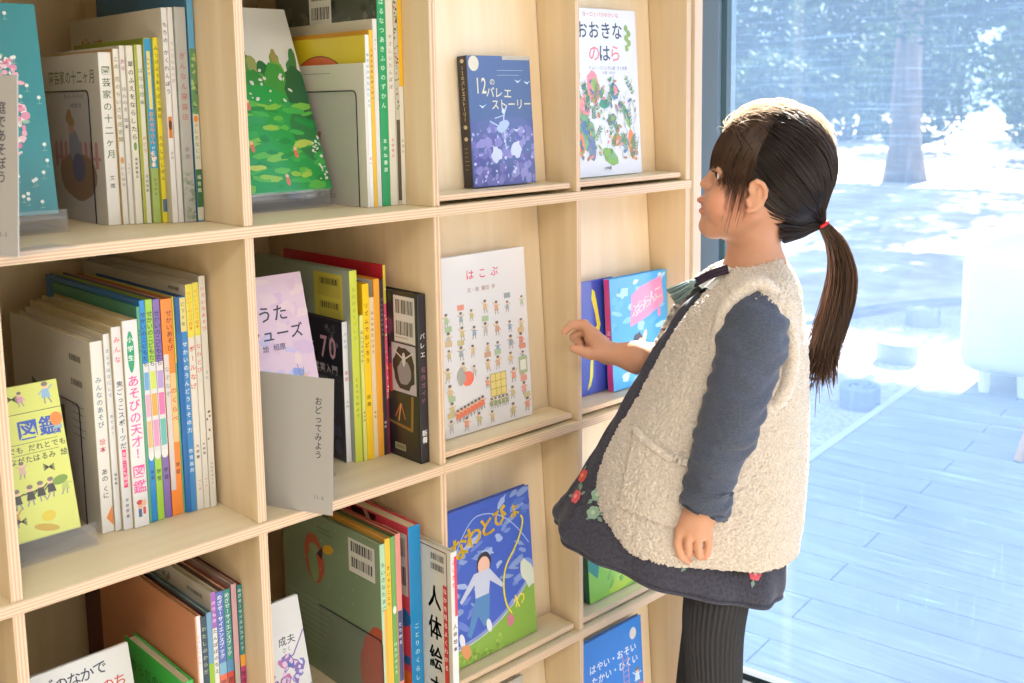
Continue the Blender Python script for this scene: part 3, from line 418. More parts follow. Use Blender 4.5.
def spC4(P, t, h):
    P.ell(t * .45, h * .85, t * .24, h * .10, '#2f9a72', 0, 18); P.vfit('小学生', t * .45, h * .93, h * .78, t * .3, '#e9f2ec'); 
    P.ell(t * .42, h * .105, .003, .004, '#e3b79a'); P.ell(t * .42, h * .122, .004, .003, '#c9504a'); P.ell(t * .7, h * .115, .003, .004, '#e3b79a'); P.rect(t * .3, h * .05, t * .52, h * .09, '#4f6a9a'); P.rect(t * .62, h * .06, t * .8, h * .095, '#d95a5a')
upright('wide white spined book with large pink play title and two cartoon children', -.1234, -.1053, .096, .25, .2525, S2, '#c9b98f', '#dcdde0', [('あそびの天才！', .74, .33, .72, '#ee5aa8'), ('図鑑', .31, .16, .8, '#ee5aa8')], None, spC4, 'gloss', g)
upright('very thin dark green spine beside the book with the pink play title', -.1034, -.0999, .10, .26, .266, S2, '#4f8f7a', '#5fa886', [('たのしい工作', .9, .5, .8, '#2c5a48')], None, None, 'print', g)
def banded(c1, c2, c3, tip):
    def f(P, t, h):
        P.rect(t * .02, h * .30, t * .98, h * .72, '#d9d9df'); P.rect(t * .1, h * .60, t * .9, h * .68, c1); P.rect(t * .1, h * .48, t * .9, h * .58, c2); P.rect(t * .1, h * .34, t * .9, h * .46, c3); P.ell(t * .5, h * .30, t * .45, h * .02, '#e3e3e6')
    return f
for (lab, x0, x1, cov, sp, c1, c2, c3) in (('bright blue', -.0997, -.0928, '#1f72b8', '#1f86d6', '#6aa8e0', '#e3a9c4', '#e6b784'), ('lime green', -.0925, -.0838, '#86a83c', '#9ccc3f', '#c9dc6a', '#e6a95c', '#e69ac4'), ('violet', -.0835, -.0746, '#5f4a86', '#7d66b4', '#b49ad6', '#e07ab4', '#6ab8b4')):
    upright('thin %s book of the banded spine series in the middle left row' % lab, x0, x1, .10, .295, .273 - (.001 if lab == 'violet' else 0), S2, cov, sp, [('せかいのこどもたち', .95, .70, .7, '#22304a'), ('学習', .24, .10, .5, '#22304a')], None, banded(c1, c2, c3, sp), 'gloss', g)
def spC9(P, t, h): P.rect(t * .02, h * .12, t * .45, h * .75, '#cfcdd0'); P.rect(t * .5, h * .34, t * .98, h * .66, '#e8c48a'); P.vfit('なぞなぞ', t * .25, h * .7, h * .45, t * .35, '#9a9aa4')
upright('orange spined book right of the violet one in the middle left row', -.0736, -.0592, .10, .285, .2705, S2, '#b5694a', '#f08a35', [('せかいあそび', .95, .76, .4, '#5a2c1c', .65), ('のくらべ', .6, .4, .4, '#c94a2c', .74), ('学習', .25, .1, .3, '#5a2c1c', .7)], None, spC9, 'gloss', g)
upright('wafer thin yellow and teal spine between the orange and the deep blue book', -.0588, -.0570, .10, .26, .2718, S2, '#c9c46a', '#5fb89a', [], None, lambda P, t, h: P.rect(0, h * .7, t, h, '#d9d45a'), 'print', g)
def spC11(P, t, h): P.rect(t * .5, 0, t, h * .84, '#3f8ad0'); P.rect(t * .45, h * .84, t, h * .995, '#e0d68a'); P.rect(0, h * .84, t * .44, h, '#1f5fa8')
upright('deep blue book with white vertical title on its spine in the middle left row', -.0567, -.0432, .097, .26, .271, S2, '#155aa6', '#1d6ab8', [('どうぐを', .98, .86, .3, '#2f6a5a', .72), ('せかいのうんどうとその力', .80, .34, .36, '#e3ecf4', .74), ('教育画劇', .3, .06, .3, '#d0e0ee', .74)], None, spC11, 'gloss', g)
for k, (x0, x1, Y, h, s, c, lab) in enumerate(((-.0430, -.0345, .095, .285, 'ボールなげ', '#d0505a', 'white book with yellow topped spine and red title, right of the deep blue book'), (-.0342, -.0270, .094, .2865, 'なわとび', '#e06a72', 'white book with yellow topped spine and pink jump rope title, second from the divider'))):
    upright(lab, x0, x1, Y, .31, h, S2, '#c4c0b8', '#dfdedb', [('たいいくのコツ絵本', .97, .80, .5, '#e08a3a'), (s, .74, .50, .85, c), ('大修館', .3, .2, .4, '#4a4a4c'), ('ベース', .14, .05, .3, '#b04a4a')], (lambda P, d, h: P.barcode(d * .84, h * .935, d * .96, h * .985, 1, '#c9c5bd')) if k == 0 else None, lambda P, t, h: P.rect(0, h * .77, t, h, '#e6dc5a'), 'print', g)
upright('tall off white book with red lettering, against the divider in the middle left row', -.0267, -.0185, .092, .31, .294, S2, '#b9b2a4', '#dcdad6', [('いろいろあそび', .96, .70, .5, '#d9706a'), ('うた', .6, .52, .4, '#7a9aa4'), ('ひかりのくに', .2, .05, .3, '#6a6a64')], None, lambda P, t, h: dots(P, t * .1, h * .30, t * .6, h * .42, 5, ['#8a6a4a'], .001, .002), 'print', g)
def aZukan(P, w, h):
    P.line([(w * .0, h * .815), (w, h * .815)], .0007, '#3a3a34'); 
    P.ch('図', w * .58, h * .705, .0235, '#3357b8'); P.ch('鑑', w * .83, h * .705, .0235, '#3357b8'); P.l += .05; P.ch('図', w * .587, h * .705, .0235, '#3357b8'); P.ch('鑑', w * .837, h * .705, .0235, '#3357b8')
    P.text('でも だれとでも', w * .66, h * .585, .0082, '#4a4a3c'); P.line([(0, h * .55), (w * .9, h * .55)], .0005, '#3a3a34'); P.line([(0, h * .62), (w * .9, h * .62)], .0005, '#3a3a34'); P.text('ながたはるみ 絵', w * .66, h * .515, .0082, '#4a4a3c')
    for a, q, s, c in ((.1, .86, .022, '#7a8fb4'), (.85, .85, .026, '#8fb4d6'), (.55, .86, .018, '#d69ab4'), (.93, .64, .024, '#8fb4c4'), (.45, .40, .02, '#d6b4a4'), (.2, .33, .026, '#e3e0d6'), (.9, .24, .022, '#b4c46a'), (.35, .21, .024, '#3a3a3a'), (.5, .22, .024, '#3a3a3a'), (.62, .23, .024, '#3a3a3a'), (.74, .24, .024, '#3a3a3a'), (.3, .1, .024, '#c99a5a')): figure(P, a * w, q * h, s, c)
    for a, q in ((.46, .9), (.75, .42), (.35, .12)):
        for k in range(5): P.line([(a * w - .006, q * h + k * .002), (a * w + .006, q * h + .006 - k * .002)], .0008, '#2a2a2a')
    P.ell(w * .92, h * .74, .007, .008, '#f08a3c'); P.ell(w * .85, h * .34, .009, .005, '#7a9a3c', .2); P.ell(w * .62, h * .06, .014, .004, '#c4a43c', -.3); P.ell(w * .2, h * .05, .012, .004, '#e0d84a', .4); P.ell(w * .66, h * .13, .008, .006, '#d6c43c')
faceout('small pale yellow play encyclopedia with a blue title, leaning on a clear stand', -.2835, .0965, .095, -.3402, .173, .007, 14.7, '#d6dc74', '#b9c04f', aZukan, mt='gloss')
# ---- centre compartment
g = 'upright books on the middle centre shelf'
def sD1(P, d, h):
    P.rect(d * .1, h * .05, d * .99, h * .98, '#22222e'); P.ell(d * .62, h * .22, .04, .05, '#2f3f66', .3, 18, .2); dots(P, d * .2, h * .05, d * .95, h * .4, 30, ['#3a4468', '#4a4a6a', '#2a3050', '#5a5470'], .004, .012); dots(P, d * .8, h * .8, d * .98, h * .95, 16, ['#6a6a72', '#4a4a52'], .002, .005)
    P.text('70', d * .82, h * .80, .044, '#d3a9ba', sx=.8); P.ch('エ', d * .60, h * .78, .022, '#b98fa0'); P.text('鑑賞入門', d * .78, h * .64, .0145, '#cfcad2'); P.text('魅力をひもとく', d * .76, h * .57, .007, '#8a8796')
def sD2(P, d, h): P.rect(d * .66, h * .70, d * .93, h * .97, '#c9c04a'); P.barcode(d * .70, h * .845, d * .91, h * .95, 1, '#b9b04a'); P.barcode(d * .70, h * .72, d * .91, h * .825, 1, '#b9b04a'); P.lines(d * .3, d * .55, h * .93, 2, .006, '#77806f')
def sD9(P, d, h):
    P.poly([(d - .09, h * .3), (d - .062, h * .3), (d - .055, h * .55), (d - .09, h * .62)], '#b02c35'); dots(P, d - .09, h * .55, d - .06, h * .85, 14, ['#5a2a44', '#6a3050', '#4a2440'], .006, .012)
    P.barcode(d - .053, h * .70, d - .006, h * .975, 2, '#cfccca'); P.lines(d - .050, d - .01, h * .755, 4, .006, '#77737a'); P.rect(d - .060, h * .40, d - .006, h * .69, '#b5aeb8'); P.ell(d - .033, h * .545, .025, .031, '#17151c', 0, 22, .1); P.ell(d - .033, h * .52, .015, .018, '#8a8590', 0, 18, .1); P.ell(d - .033, h * .60, .004, .010, '#c9c4cc'); P.line([(d - .055, h * .645), (d - .033, h * .60), (d - .012, h * .65)], .0022, '#c9c4cc')
    P.poly([(d - .09, h * .21), (d - .016, h * .175), (d - .013, h * .39), (d - .09, h * .39)], '#8a6a35'); P.poly([(d - .09, h * .225), (d - .021, h * .195), (d - .018, h * .39), (d - .09, h * .39)], '#20241f'); P.line([(d - .056, h * .24), (d - .042, h * .33), (d - .033, h * .24)], .0025, '#b0553a'); P.line([(d - .048, h * .22), (d - .042, h * .33)], .0025, '#c9a06a')
    P.rect(d - .058, h * .045, d - .034, h * .085, '#a9ad94'); P.rect(d - .056, h * .052, d - .036, h * .078, '#7d8468')
upright('black ballet appreciation book with a large pink 70 on its cover', .1875, .1960, .104, .2, .201, S2, '#24242f', '#d9d9de', [('バレエ', .93, .7, .5, '#7a94b4'), ('鑑賞', .66, .5, .5, '#c9808a'), ('入門', .45, .3, .4, '#8a8a92')], sD1, None, 'gloss', g)
upright('tall grey green book with yellow green spine and yellow barcode label', .1963, .2083, .095, .26, .272, S2, '#96a392', '#c6cf4a', [('ものがたりバレエ', .92, .55, .4, '#a3a82f'), ('くらべてみよう', .45, .15, .35, '#6a7a2a')], sD2, None, 'gloss', g)
upright('short pale yellow green paperback with dark title on its spine', .2086, .2141, .092, .2, .2085, S2, '#c9cf6a', '#d6d97a', [('ほしいろのうた', .9, .4, .6, '#4a4a2a'), ('あかね', .35, .15, .5, '#5a5a34')], None, None, 'print', g)
upright('deep yellow book with black spine title in the middle centre row', .2146, .2256, .092, .22, .2515, S2, '#e0b414', '#efc41a', [('リズムでおどろう', .9, .40, .5, '#3a3010'), ('民族', .38, .25, .45, '#5a4a14')], None, None, 'print', g)
upright('narrow beige spined book beside the deep yellow one', .2259, .2337, .092, .2, .2315, S2, '#d6b890', '#e3cda6', [('みんなのたいそう', .92, .45, .5, '#8a5a3a'), ('学研', .3, .12, .4, '#8a6a4a')], None, None, 'print', g)
upright('orange book with a white barcode strip along the top of its cover', .2340, .2438, .092, .25, .256, S2, '#e0942a', '#eda83c', [], lambda P, d, h: (P.rect(d * .3, h * .90, d * .99, h * .995, '#c9c5bf'), P.barcode(d * .62, h * .92, d * .93, h * .985, 1, '#c9c5bf')), None, 'print', g)
upright('narrow dark plum book between the orange and the red topped book', .2442, .2501, .092, .25, .2545, S2, '#4a2a3f', '#3c3040', [('バレエものがたり', .9, .3, .6, '#9a8aa4'), ('講談', .2, .1, .5, '#e0dce0')], None, None, 'gloss', g)
def spD8(P, t, h): P.rect(0, h * .8, t, h, '#d6c84a'); P.rect(0, h * .3, t, h * .8, '#d95a7a'); dots(P, 0.0006, h * .3, t * .9, h * .95, 24, ['#e8d66a', '#8ab45a', '#f0e6d6'], .0006, .0016)
upright('tall book with bright red cover showing above the row and a colourful spine', .2504, .2549, .092, .26, .274, S2, '#c9283a', '#7a2f4a', [], None, spD8, 'gloss', g)
upright('large black glossy ballet book with barcode label, at the right end of its row', .2562, .2712, .024, .21, .2395, S2, '#1d1c24', '#23222c', [('バレエ', .78, .62, .45, '#d6d4da'), ('名作ガイド', .58, .35, .42, '#8a5a74'), ('新書', .2, .12, .5, '#e3e3e6')], sD9, None, 'gloss', g, bt=.003)
def aTutu(P, w, h):
    for _ in range(60): P.ell(R.uniform(.05, .95) * w, R.uniform(.05, .97) * h, R.uniform(.006, .016), R.uniform(.004, .010), R.choice(['#d6b9cf', '#cfb4d2', '#dcc4d0', '#c4b9dc', '#e0c9cf']), R.uniform(-.6, .6), 12, .25)
    for _ in range(40): P.ell(R.uniform(.35, .85) * w, R.uniform(.1, .48) * h, R.uniform(.005, .014), R.uniform(.005, .016), R.choice(['#9aaede', '#b4c0e6', '#8a9ad6', '#aecbe6', '#d6c4dc']), R.uniform(-.6, .6), 12, .25)
    for _ in range(14): P.ell(R.uniform(.84, .95) * w, R.uniform(.2, .48) * h, .004, R.uniform(.006, .012), R.choice(['#d6b48a', '#c99a6a', '#e0c4a0']), .3, 10, .3)
    P.text('しろいうた', w * .40, h * .80, .023, '#3c3444'); P.text('バレエシューズ', w * .42, h * .695, .021, '#3c3444'); P.text('作 絵 相原', w * .55, h * .625, .0095, '#5a5064'); P.line([(w * .86, h * .5), (w * .80, h * .35)], .001, '#6a7a9a'); P.line([(w * .80, h * .52), (w * .83, h * .42)], .001, '#6a7a9a')
faceout('pastel pink and lavender picture book behind the grey shelf sign', .0025, .150, .086, -.3402, .2575, .008, 14, '#d9bfd2', '#b9a0b4', aTutu, mt='gloss')
# ---- lower left compartment
g = 'upright books on the lower left shelf'
def sE4(P, d, h): P.barcode(d * .74, h * .90, d * .93, h * .965, 1, '#b5b1aa'); P.lines(d * .4, d * .62, h * .955, 3, .005, '#77736c'); dots(P, d * .5, h * .9, d * .6, h * .95, 6, ['#a87a5a', '#6a7a8a'], .002, .004)
upright('large book with plain peach coloured cover in the lower left row', -.0763, -.0698, .051, .29, .236, S3, '#cc8a62', '#dcd9e0', [('どうしてかな', .9, .5, .5, '#b9a4bc')], None, lambda P, t, h: P.rect(0, 0, t * .22, h, '#d69a5a'), 'print', g)
upright('large maroon covered book just behind the peach one', -.0695, -.0619, .051, .365, .233, S3, '#5a2420', '#3a4a58', [('わたしのからだ', .95, .45, .6, '#a9b4a0')], None, lambda P, t, h: dots(P, t * .1, h * .2, t * .9, h * .5, 18, ['#8a9a4a', '#c9a04a', '#6a8a5a'], .001, .003), 'print', g)
upright('book with steel blue cover and blue over green spine in the lower left row', -.0616, -.0549, .051, .25, .2355, S3, '#5a7a8a', '#6f9cc0', [], None, lambda P, t, h: P.rect(0, 0, t, h * .72, '#8fb83c'), 'print', g)
upright('pale book with barcode and a spine in violet and black lettering', -.0546, -.0483, .051, .26, .2595, S3, '#b9b4a9', '#d3d3d0', [('たんぽぽのちえ', .82, .3, .85, '#2a2a2e')], sE4, lambda P, t, h: (P.rect(0, h * .82, t, h, '#9a5ab4'), P.vfit('のりもの', t * .5, h * .96, h * .84, t * .6, '#e3d0ec')), 'gloss', g)
def series(c1, c2, c3):
    def f(P, t, h): P.rect(0, h * .64, t, h, c1); P.rect(0, h * .58, t, h * .64, c2); P.rect(0, 0, t, h * .58, c3); P.vfit('めざせ！サイエンスブック', t * .5, h * .985, h * .66, t * .55, '#dfe3ee'); P.vfit('昆虫の体ずかん', t * .5, h * .56, h * .2, t * .8, '#3a1c1c')
    return f
upright('red and blue spined science book, left of the matching pair', -.0480, -.0384, .051, .26, .257, S3, '#4a3038', '#4a66b4', [], None, series('#4a66b8', '#6fa8c9', '#d9603f'), 'gloss', g)
upright('red and teal spined science book, right of the matching pair', -.0377, -.0290, .051, .26, .2567, S3, '#8a3a30', '#2f8a86', [], None, series('#2f8a86', '#4a86b8', '#c43c35'), 'gloss', g)
upright('slim dusty pink book between teal topped spines in the lower left row', -.0272, -.0201, .051, .26, .2605, S3, '#a38a86', '#c9a0ac', [], None, lambda P, t, h: P.rect(0, 0, t * .6, h * .6, '#a9b4a9'), 'print', g)
upright('teal spined book with magenta foot against the divider in the lower left row', -.0192, -.0125, .051, .26, .2568, S3, '#7a3a3c', '#2f7f84', [], None, series('#2f8080', '#e3a03c', '#b43a7a'), 'gloss', g)
def sEg(P, d, h): P.text('からだのえほん', d * .52, h * .80, .019, '#1c5a2c', slope=.0); dots(P, d * .1, h * .1, d * .9, h * .6, 12, ['#e3b79a', '#d95a5a', '#f0e6c4'], .005, .012)
upright('small bright green body book with its cover facing left', -.0925, -.0785, .060, .165, .1535, S3, '#35b84a', '#35b84a', [('からだのえほん', .9, .3, .6, '#1c5a2c')], sEg, None, 'gloss', g)
def aWhite(P, w, h):
    for k, c in enumerate('どのなかで'): P.ch(c, w * (.37 + .098 * k), h * (.885 + (.01 if k in (0, 4) else 0)), .0175, '#26344a', R.uniform(-.1, .1))
    P.l += .05
    for k, c in enumerate('うごくいのち'): P.ch(c, w * (.42 + .095 * k), h * .76, .017, '#c43a3a', R.uniform(-.1, .1))
    dots(P, w * .1, h * .05, w * .9, h * .55, 40, ['#8a6a4a', '#a98a5a', '#5a4a3a', '#c9b48a'], .004, .012)
faceout('white picture book with dark handwritten title leaning in the lower left compartment', -.2835, .160, .099, -.6892, .172, .007, 14, '#d6d8da', '#b5955f', aWhite, mt='gloss')
upright('purple and white book mostly cut off at the lower left corner', -.3062, -.2980, .05, .2, .236, S3, '#7a4a68', '#9a6a84', [], None, lambda P, t, h: P.rect(t * .2, h * .1, t * .8, h * .8, '#c9b9c4'))
# ---- lower middle compartment
g = 'upright books on the lower middle shelf'
def sF1(P, d, h):
    P.barcode(d * .70, h * .76, d * .95, h * .96, 2, '#d3d2cb'); P.lines(d * .38, d * .60, h * .93, 2, .006, '#3a4a38')
    P.ell(d * .34, h * .72, .026, .038, '#b5563c', .1, 22, .03); P.ell(d * .33, h * .68, .012, .026, '#7a9a6a', .2, 14, .1); P.ell(d * .34, h * .78, .013, .008, '#8a9a72'); P.poly([(d * .37, h * .76), (d * .44, h * .82), (d * .42, h * .73)], '#2c2438'); P.ell(d * .49, h * .815, .015, .007, '#d9a82c', .3, 14)
    P.ell(d * .95, h * .25, .04, .065, '#b5553a', -.2, 24, .04); P.lines(d * .05, d * .55, h * .45, 9, .009, '#8a9a80', .003)
    for _ in range(30): P.ell(R.uniform(.03, .97) * d, R.uniform(.05, .97) * h, .0011, .0014, '#a3b49a', 0, 6)
upright('sage green picture book with a bird in a red egg on its cover', .1883, .1970, .035, .25, .249, S3, '#7b8f71', '#a9cfae', [('ちいさなたまご', .9, .3, .6, '#4a5a4a')], sF1, lambda P, t, h: P.rect(t * .45, 0, t, h * .62, '#e3a63c'), 'gloss', g)
upright('narrow yellow spined book beside the sage green one', .1973, .2060, .035, .25, .2545, S3, '#c48f35', '#e8bd3f', [('きいろいことり', .85, .4, .5, '#6a4a1c')], None, None, 'print', g)
upright('narrow grass green spined book in the lower middle row', .2063, .2147, .035, .25, .2545, S3, '#4f6a3a', '#6fa35a', [('はたけのとり', .4, .15, .5, '#d6e3cc')], None, lambda P, t, h: P.ell(t * .5, h * .58, .003, .006, '#dfe6dc'), 'print', g)
upright('pink spined book with a dark blue patch low on its spine', .2150, .2239, .035, .25, .2562, S3, '#b0584c', '#dc8f88', [], None, lambda P, t, h: (P.rect(t * .1, h * .15, t * .9, h * .56, '#3f4a7a'), P.vfit('とりのえ', t * .5, h * .5, h * .2, t * .5, '#dfe3f0'), P.rect(t * .05, 0, t * .95, h * .14, '#d95a3a')), 'gloss', g)
def sF5(P, d, h):
    P.poly([(0, h * .72), (d * .70, h * .84), (d * .72, h * .99), (0, h * .99)], '#4a2027'); P.barcode(d * .78, h * .60, d * .985, h * .955, 2, '#cfccc6'); P.poly([(d * .6, h * .995), (d * .64, h * .995), (d * .75, h * .86), (d * .7, h * .86)], '#c9a094'); P.poly([(d * .45, h * .995), (d * .49, h * .995), (d * .52, h * .8), (d * .5, h * .8)], '#c9283f')
    P.ell(d * .93, h * .47, .02, .014, '#1f6aa8'); P.rect(d * .8, h * .2, d * .99, h * .25, '#1f6aa8'); P.rect(d * .8, h * .06, d * .99, h * .16, '#e0762c')
upright('thick book with red cover and broad bright blue spine', .2380, .2594, .035, .27, .259, S3, '#d5495a', '#1686c6', [('ことりのくらし', .45, .1, .3, '#bfe0f2')], sF5, None, 'gloss', g)
def sF6(P, d, h):
    P.line([(d * .04, h * .04), (d * .04, h * .985), (d * .955, h * .985), (d * .955, h * .02)], .0016, '#6a2730'); P.barcode(d * .765, h * .83, d * .945, h * .965, 2, '#cfcdc2')
    for k, c in enumerate('人体絵本'):
        for q in (-.0004, 0, .0004): P.ch(c, .163 + q, .158 - .0455 * k, .037, '#121212', 0, .78)
    P.rect(.182, h * .06, .1905, h * .78, '#cf3a35'); P.vfit('なかを見るよくわかる', .1862, h * .77, h * .08, .0062, '#f0d9d2')
upright('white body picture book with large brush title, jutting out at the end of the row', .2604, .2712, -.029, .2, .2345, S3, '#d2d0c4', '#dcdce0', [('ふしぎな', .96, .62, .5, '#d9405a'), ('人体絵本', .56, .33, .5, '#3a3a4a')], sF6, lambda P, t, h: P.rect(t * .55, h * .60, t * .98, h * .97, '#e0405f'), 'gloss', g)
def aLace(P, w, h):
    for _ in range(60): a, q = R.uniform(.05, 1) * w, R.uniform(0, .52) * h; P.ell(a, q, R.uniform(.003, .008), R.uniform(.005, .010), R.choice(['#5a4a9a', '#7a5aa8', '#4a5aa8', '#b45a9a', '#8a4a8a', '#6a6ab4']), R.uniform(-1, 1), 10, .3); P.ell(a + .001, q + .001, R.uniform(.002, .0045), R.uniform(.003, .006), R.choice(['#c9c4dc', '#b9b4d6', '#cfb4cf', '#d3d3dc']), R.uniform(-1, 1), 10, .3)
    P.poly([(w * .3, h * .46), (w * .92, h * .60), (w * .98, h * .72), (w * .3, h * .72)], '#d3d3d6'); P.text('成夫', w * .74, h * .66, .013, '#34343a'); P.text('さく', w * .72, h * .585, .007, '#6a6a70')
    P.line([(w * .62, h * .5), (w * .8, h * .52), (w * .95, h * .66), (w * .99, h * .70)], .002, '#7a5aa8')
faceout('pale grey picture book with blue and purple lace drawing in the lower middle compartment', .0025, .108, .086, -.6892, .1585, .007, 13.7, '#d0d0d2', '#a49a78', aLace, mt='gloss')
# ---- display shelf, covers facing out
g = None; LZ = LED + .0003
def aBallet(P, w, h):
    P.rect(0, 0, w, h * .5, '#4f5c9a'); P.ell(w * .5, h * .34, w * .5, h * .2, '#52649f', 0, 24, .1); P.ell(w * .10, h * .94, .010, .011, '#d3cdb9'); P.rect(w * .55, h * .97, w, h, '#b5ac9c')
    dots(P, 0, h * .02, w, h * .45, 90, ['#6f6fb4', '#7f7fc4', '#5a5aa4', '#8a8ac9'], .003, .009); dots(P, 0, h * .02, w, h * .44, 60, ['#a9b4e0', '#c4cdf0', '#8f9ad6'], .0008, .003)
    P.text('12', w * .19, h * .775, .032, '#dcd9bd', adv=1., sx=.62); P.ch('の', w * .37, h * .80, .011, '#dcd9bd'); P.text('バレエ', w * .47, h * .715, .0165, '#dcd9bd', slope=-.06); P.text('ストーリー', w * .66, h * .625, .0165, '#dcd9bd', sx=.95); P.lines(w * .45, w * .92, h * .89, 2, .007, '#a9b9d6', .0006)
    P.line([(w * .50, h * .42), (w * .53, h * .55), (w * .58, h * .62)], .0024, '#b9cbe6'); P.ell(w * .52, h * .575, .003, .004, '#c9d6ec'); P.ell(w * .51, h * .46, .013, .008, '#a9bfe0', .5, 14, .15); P.line([(w * .50, h * .44), (w * .30, h * .50)], .0022, '#a9bfe0'); P.line([(w * .52, h * .44), (w * .54, h * .28)], .002, '#a9bfe0'); P.line([(w * .52, h * .54), (w * .38, h * .52)], .0016, '#a9bfe0')
    P.ell(w * .38, h * .24, .010, .011, '#c4cff0', 0, 12, .2); P.ell(w * .70, h * .27, .010, .012, '#c4cff0', 0, 12, .2)
    for a, q in ((.20, .61), (.78, .80), (.93, .79), (.72, .42)): P.poly([(a * w - .007, q * h + .003), (a * w, q * h - .002), (a * w + .008, q * h + .004), (a * w + .001, q * h + .001)], '#c9dcf2')
def sBallet(P, t, h): P.vfit('12のバレエストーリー', t * .5, h * .93, h * .50, t * .5, '#cfc6a6'); P.ell(t * .5, h * .46, .004, .003, '#c9bf9c'); P.ell(t * .5, h * .37, .004, .003, '#c9bf9c'); P.lines(t * .3, t * .7, h * .3, 6, .006, '#8a8272'); P.ell(t * .5, h * .96, .004, .003, '#c9bf9c')
faceout('thick navy ballet story book with a pale dancer, on the upper display ledge', .3807, .1258, .043, S1 + LZ, .1885, .021, 3.2, '#4a6294', '#2a221f', aBallet, sBallet, 'gloss', bt=.002)
def aNohara(P, w, h):
    P.text('ヨーロッパのゆかいな', w * .46, h * .965, .0085, '#d98a7a'); P.text('おおきな', w * .44, h * .870, .0290, '#34435a', sx=.93); P.ch('の', w * .34, h * .735, .029, '#e27f8a'); P.ch('は', w * .50, h * .735, .029, '#34435a'); P.ch('ら', w * .66, h * .735, .029, '#e27f8a'); P.text('ジョン・バニンガム絵 さくま訳', w * .54, h * .648, .0062, '#7a8494'); P.text('大庭 みな子', w * .55, h * .620, .0055, '#8a92a0')
    for k in range(5): P.ell(w * .86 + (.003 if k % 2 else -.003), h * (.89 - .03 * k), .005, .006, '#8fae5a', .4, 10, .15)
    cols = ['#e98a8f', '#f0a0a0', '#7fae6a', '#4f8a6a', '#e0a23c', '#5a7aa8', '#7a8a94', '#a98a5a', '#e27a4a', '#8fb45a']
    for a, q, ra, rb, c, ro in ((.30, .47, .016, .026, '#ef8f9a', .1), (.10, .37, .024, .018, '#ee8089', -.5), (.14, .24, .026, .030, '#7fae84', .5), (.06, .18, .012, .022, '#e8893f', .2), (.24, .155, .010, .022, '#76839a', .1), (.52, .10, .022, .012, '#7fae3f', -.6), (.62, .19, .014, .010, '#a98f5c', .3), (.86, .16, .010, .024, '#e5863f', .1), (.56, .30, .014, .008, '#7a828a', .5), (.62, .45, .012, .014, '#5f86a8', .2), (.80, .31, .006, .020, '#8fb45a', .3), (.46, .385, .013, .008, '#3f9a7a', 0), (.70, .375, .006, .006, '#b07ac4', 0), (.64, .245, .006, .005, '#ef8f9a', 0)): P.ell(a * w, q * h * 1.13, ra * .92, rb, c, ro, 16, .12); P.ell(a * w + ra * .2, q * h * 1.13 + rb * .2, ra * .4, rb * .45, R.choice(cols), ro, 10, .2)
    for _ in range(26):
        a, q, an = R.uniform(.08, .92) * w, R.uniform(.10, .52) * h, R.uniform(.9, 2.2); dx, dy = math.cos(an), math.sin(an); L = R.uniform(.016, .034); P.line([(a, q), (a + dx * L, q + dy * L)], .0008, '#5f8a5a')
        for k in range(5):
            for sg in (-1, 1): P.ell(a + dx * L * k / 5 + sg * dy * .0028, q + dy * L * k / 5 - sg * dx * .0028, .0030, .0013, R.choice(['#6fa05a', '#4f8f6a', '#8fb45a', '#5a8fa0']), an - sg * .7, 8)
    for _ in range(90): a, q = R.uniform(.06, .95) * w, R.uniform(.09, .59) * h; P.ell(a, q, R.uniform(.0012, .003), R.uniform(.002, .006), R.choice(cols), R.uniform(-1.5, 1.5), 7, .1)
    for _ in range(70): a, q = R.uniform(.06, .95) * w, R.uniform(.09, .57) * h; P.line([(a, q), (a + R.uniform(-.008, .008), q + R.uniform(.004, .016))], .0007, R.choice(['#4f7a4a', '#6a9a5a', '#5a6a7a']))
    P.text('小学館', w * .46, h * .045, .006, '#4a4a55')
faceout('white meadow picture book with colourful flowers and animals, upper right ledge', .600, .1607, .045, S1 + LZ, .2675, .009, 3.3, '#dfe1ea', '#d0d3dc', aNohara, None, 'gloss')
def aHakobu(P, w, h):
    P.text('はこぶ', w * .50, h * .885, .016, '#d95a7a', adv=1.5); P.text('文・絵 鎌田 歩', w * .48, h * .80, .0075, '#a98a84')
    cols = ['#a9bf9a', '#d0a48c', '#9aa6ae', '#dd9680', '#c4b888', '#94a9c4', '#d3ba90', '#bdb9b1']
    for r in range(7):
        for c in range(7):
            a, q = (.08 + .14 * c + R.uniform(-.02, .02)) * w, (.66 - .098 * r + R.uniform(-.012, .012) + (.03 if c > 2 and r == 0 else 0)) * h
            if (r in (4, 5) and c in (1, 2)) or (r >= 4 and c == 4) or (r == 5 and c == 3): continue
            figure(P, a, q - .012, R.uniform(.018, .024), R.choice(cols)); 
            if R.random() < .5: P.rect(a - .006, q + .010, a + .007, q + .018, R.choice(cols))
    P.ell(w * .27, h * .31, .012, .011, '#ee7d68'); P.ell(w * .2, h * .33, .008, .012, '#a9a9a4', 0, 12, .2)
    P.rect(w * .52, h * .17, w * .70, h * .30, '#e0cd82')
    for k in range(4): P.line([(w * (.52 + .06 * k), h * .17), (w * (.52 + .06 * k), h * .30)], .0007, '#8a7a3a'); P.line([(w * .52, h * (.17 + .0433 * k)), (w * .70, h * (.17 + .0433 * k))], .0007, '#8a7a3a')
    for k in range(5): figure(P, w * (.52 + .045 * k), h * .10, .018, '#9aa47a')
    for k in range(8): figure(P, w * (.14 + .04 * k), h * (.075 + .006 * k), .021, '#dd7d62')
    P.rect(w * .86, h * .26, w * .96, h * .36, '#a9b48a'); P.rect(w * .875, h * .28, w * .945, h * .34, '#dfe0d8')
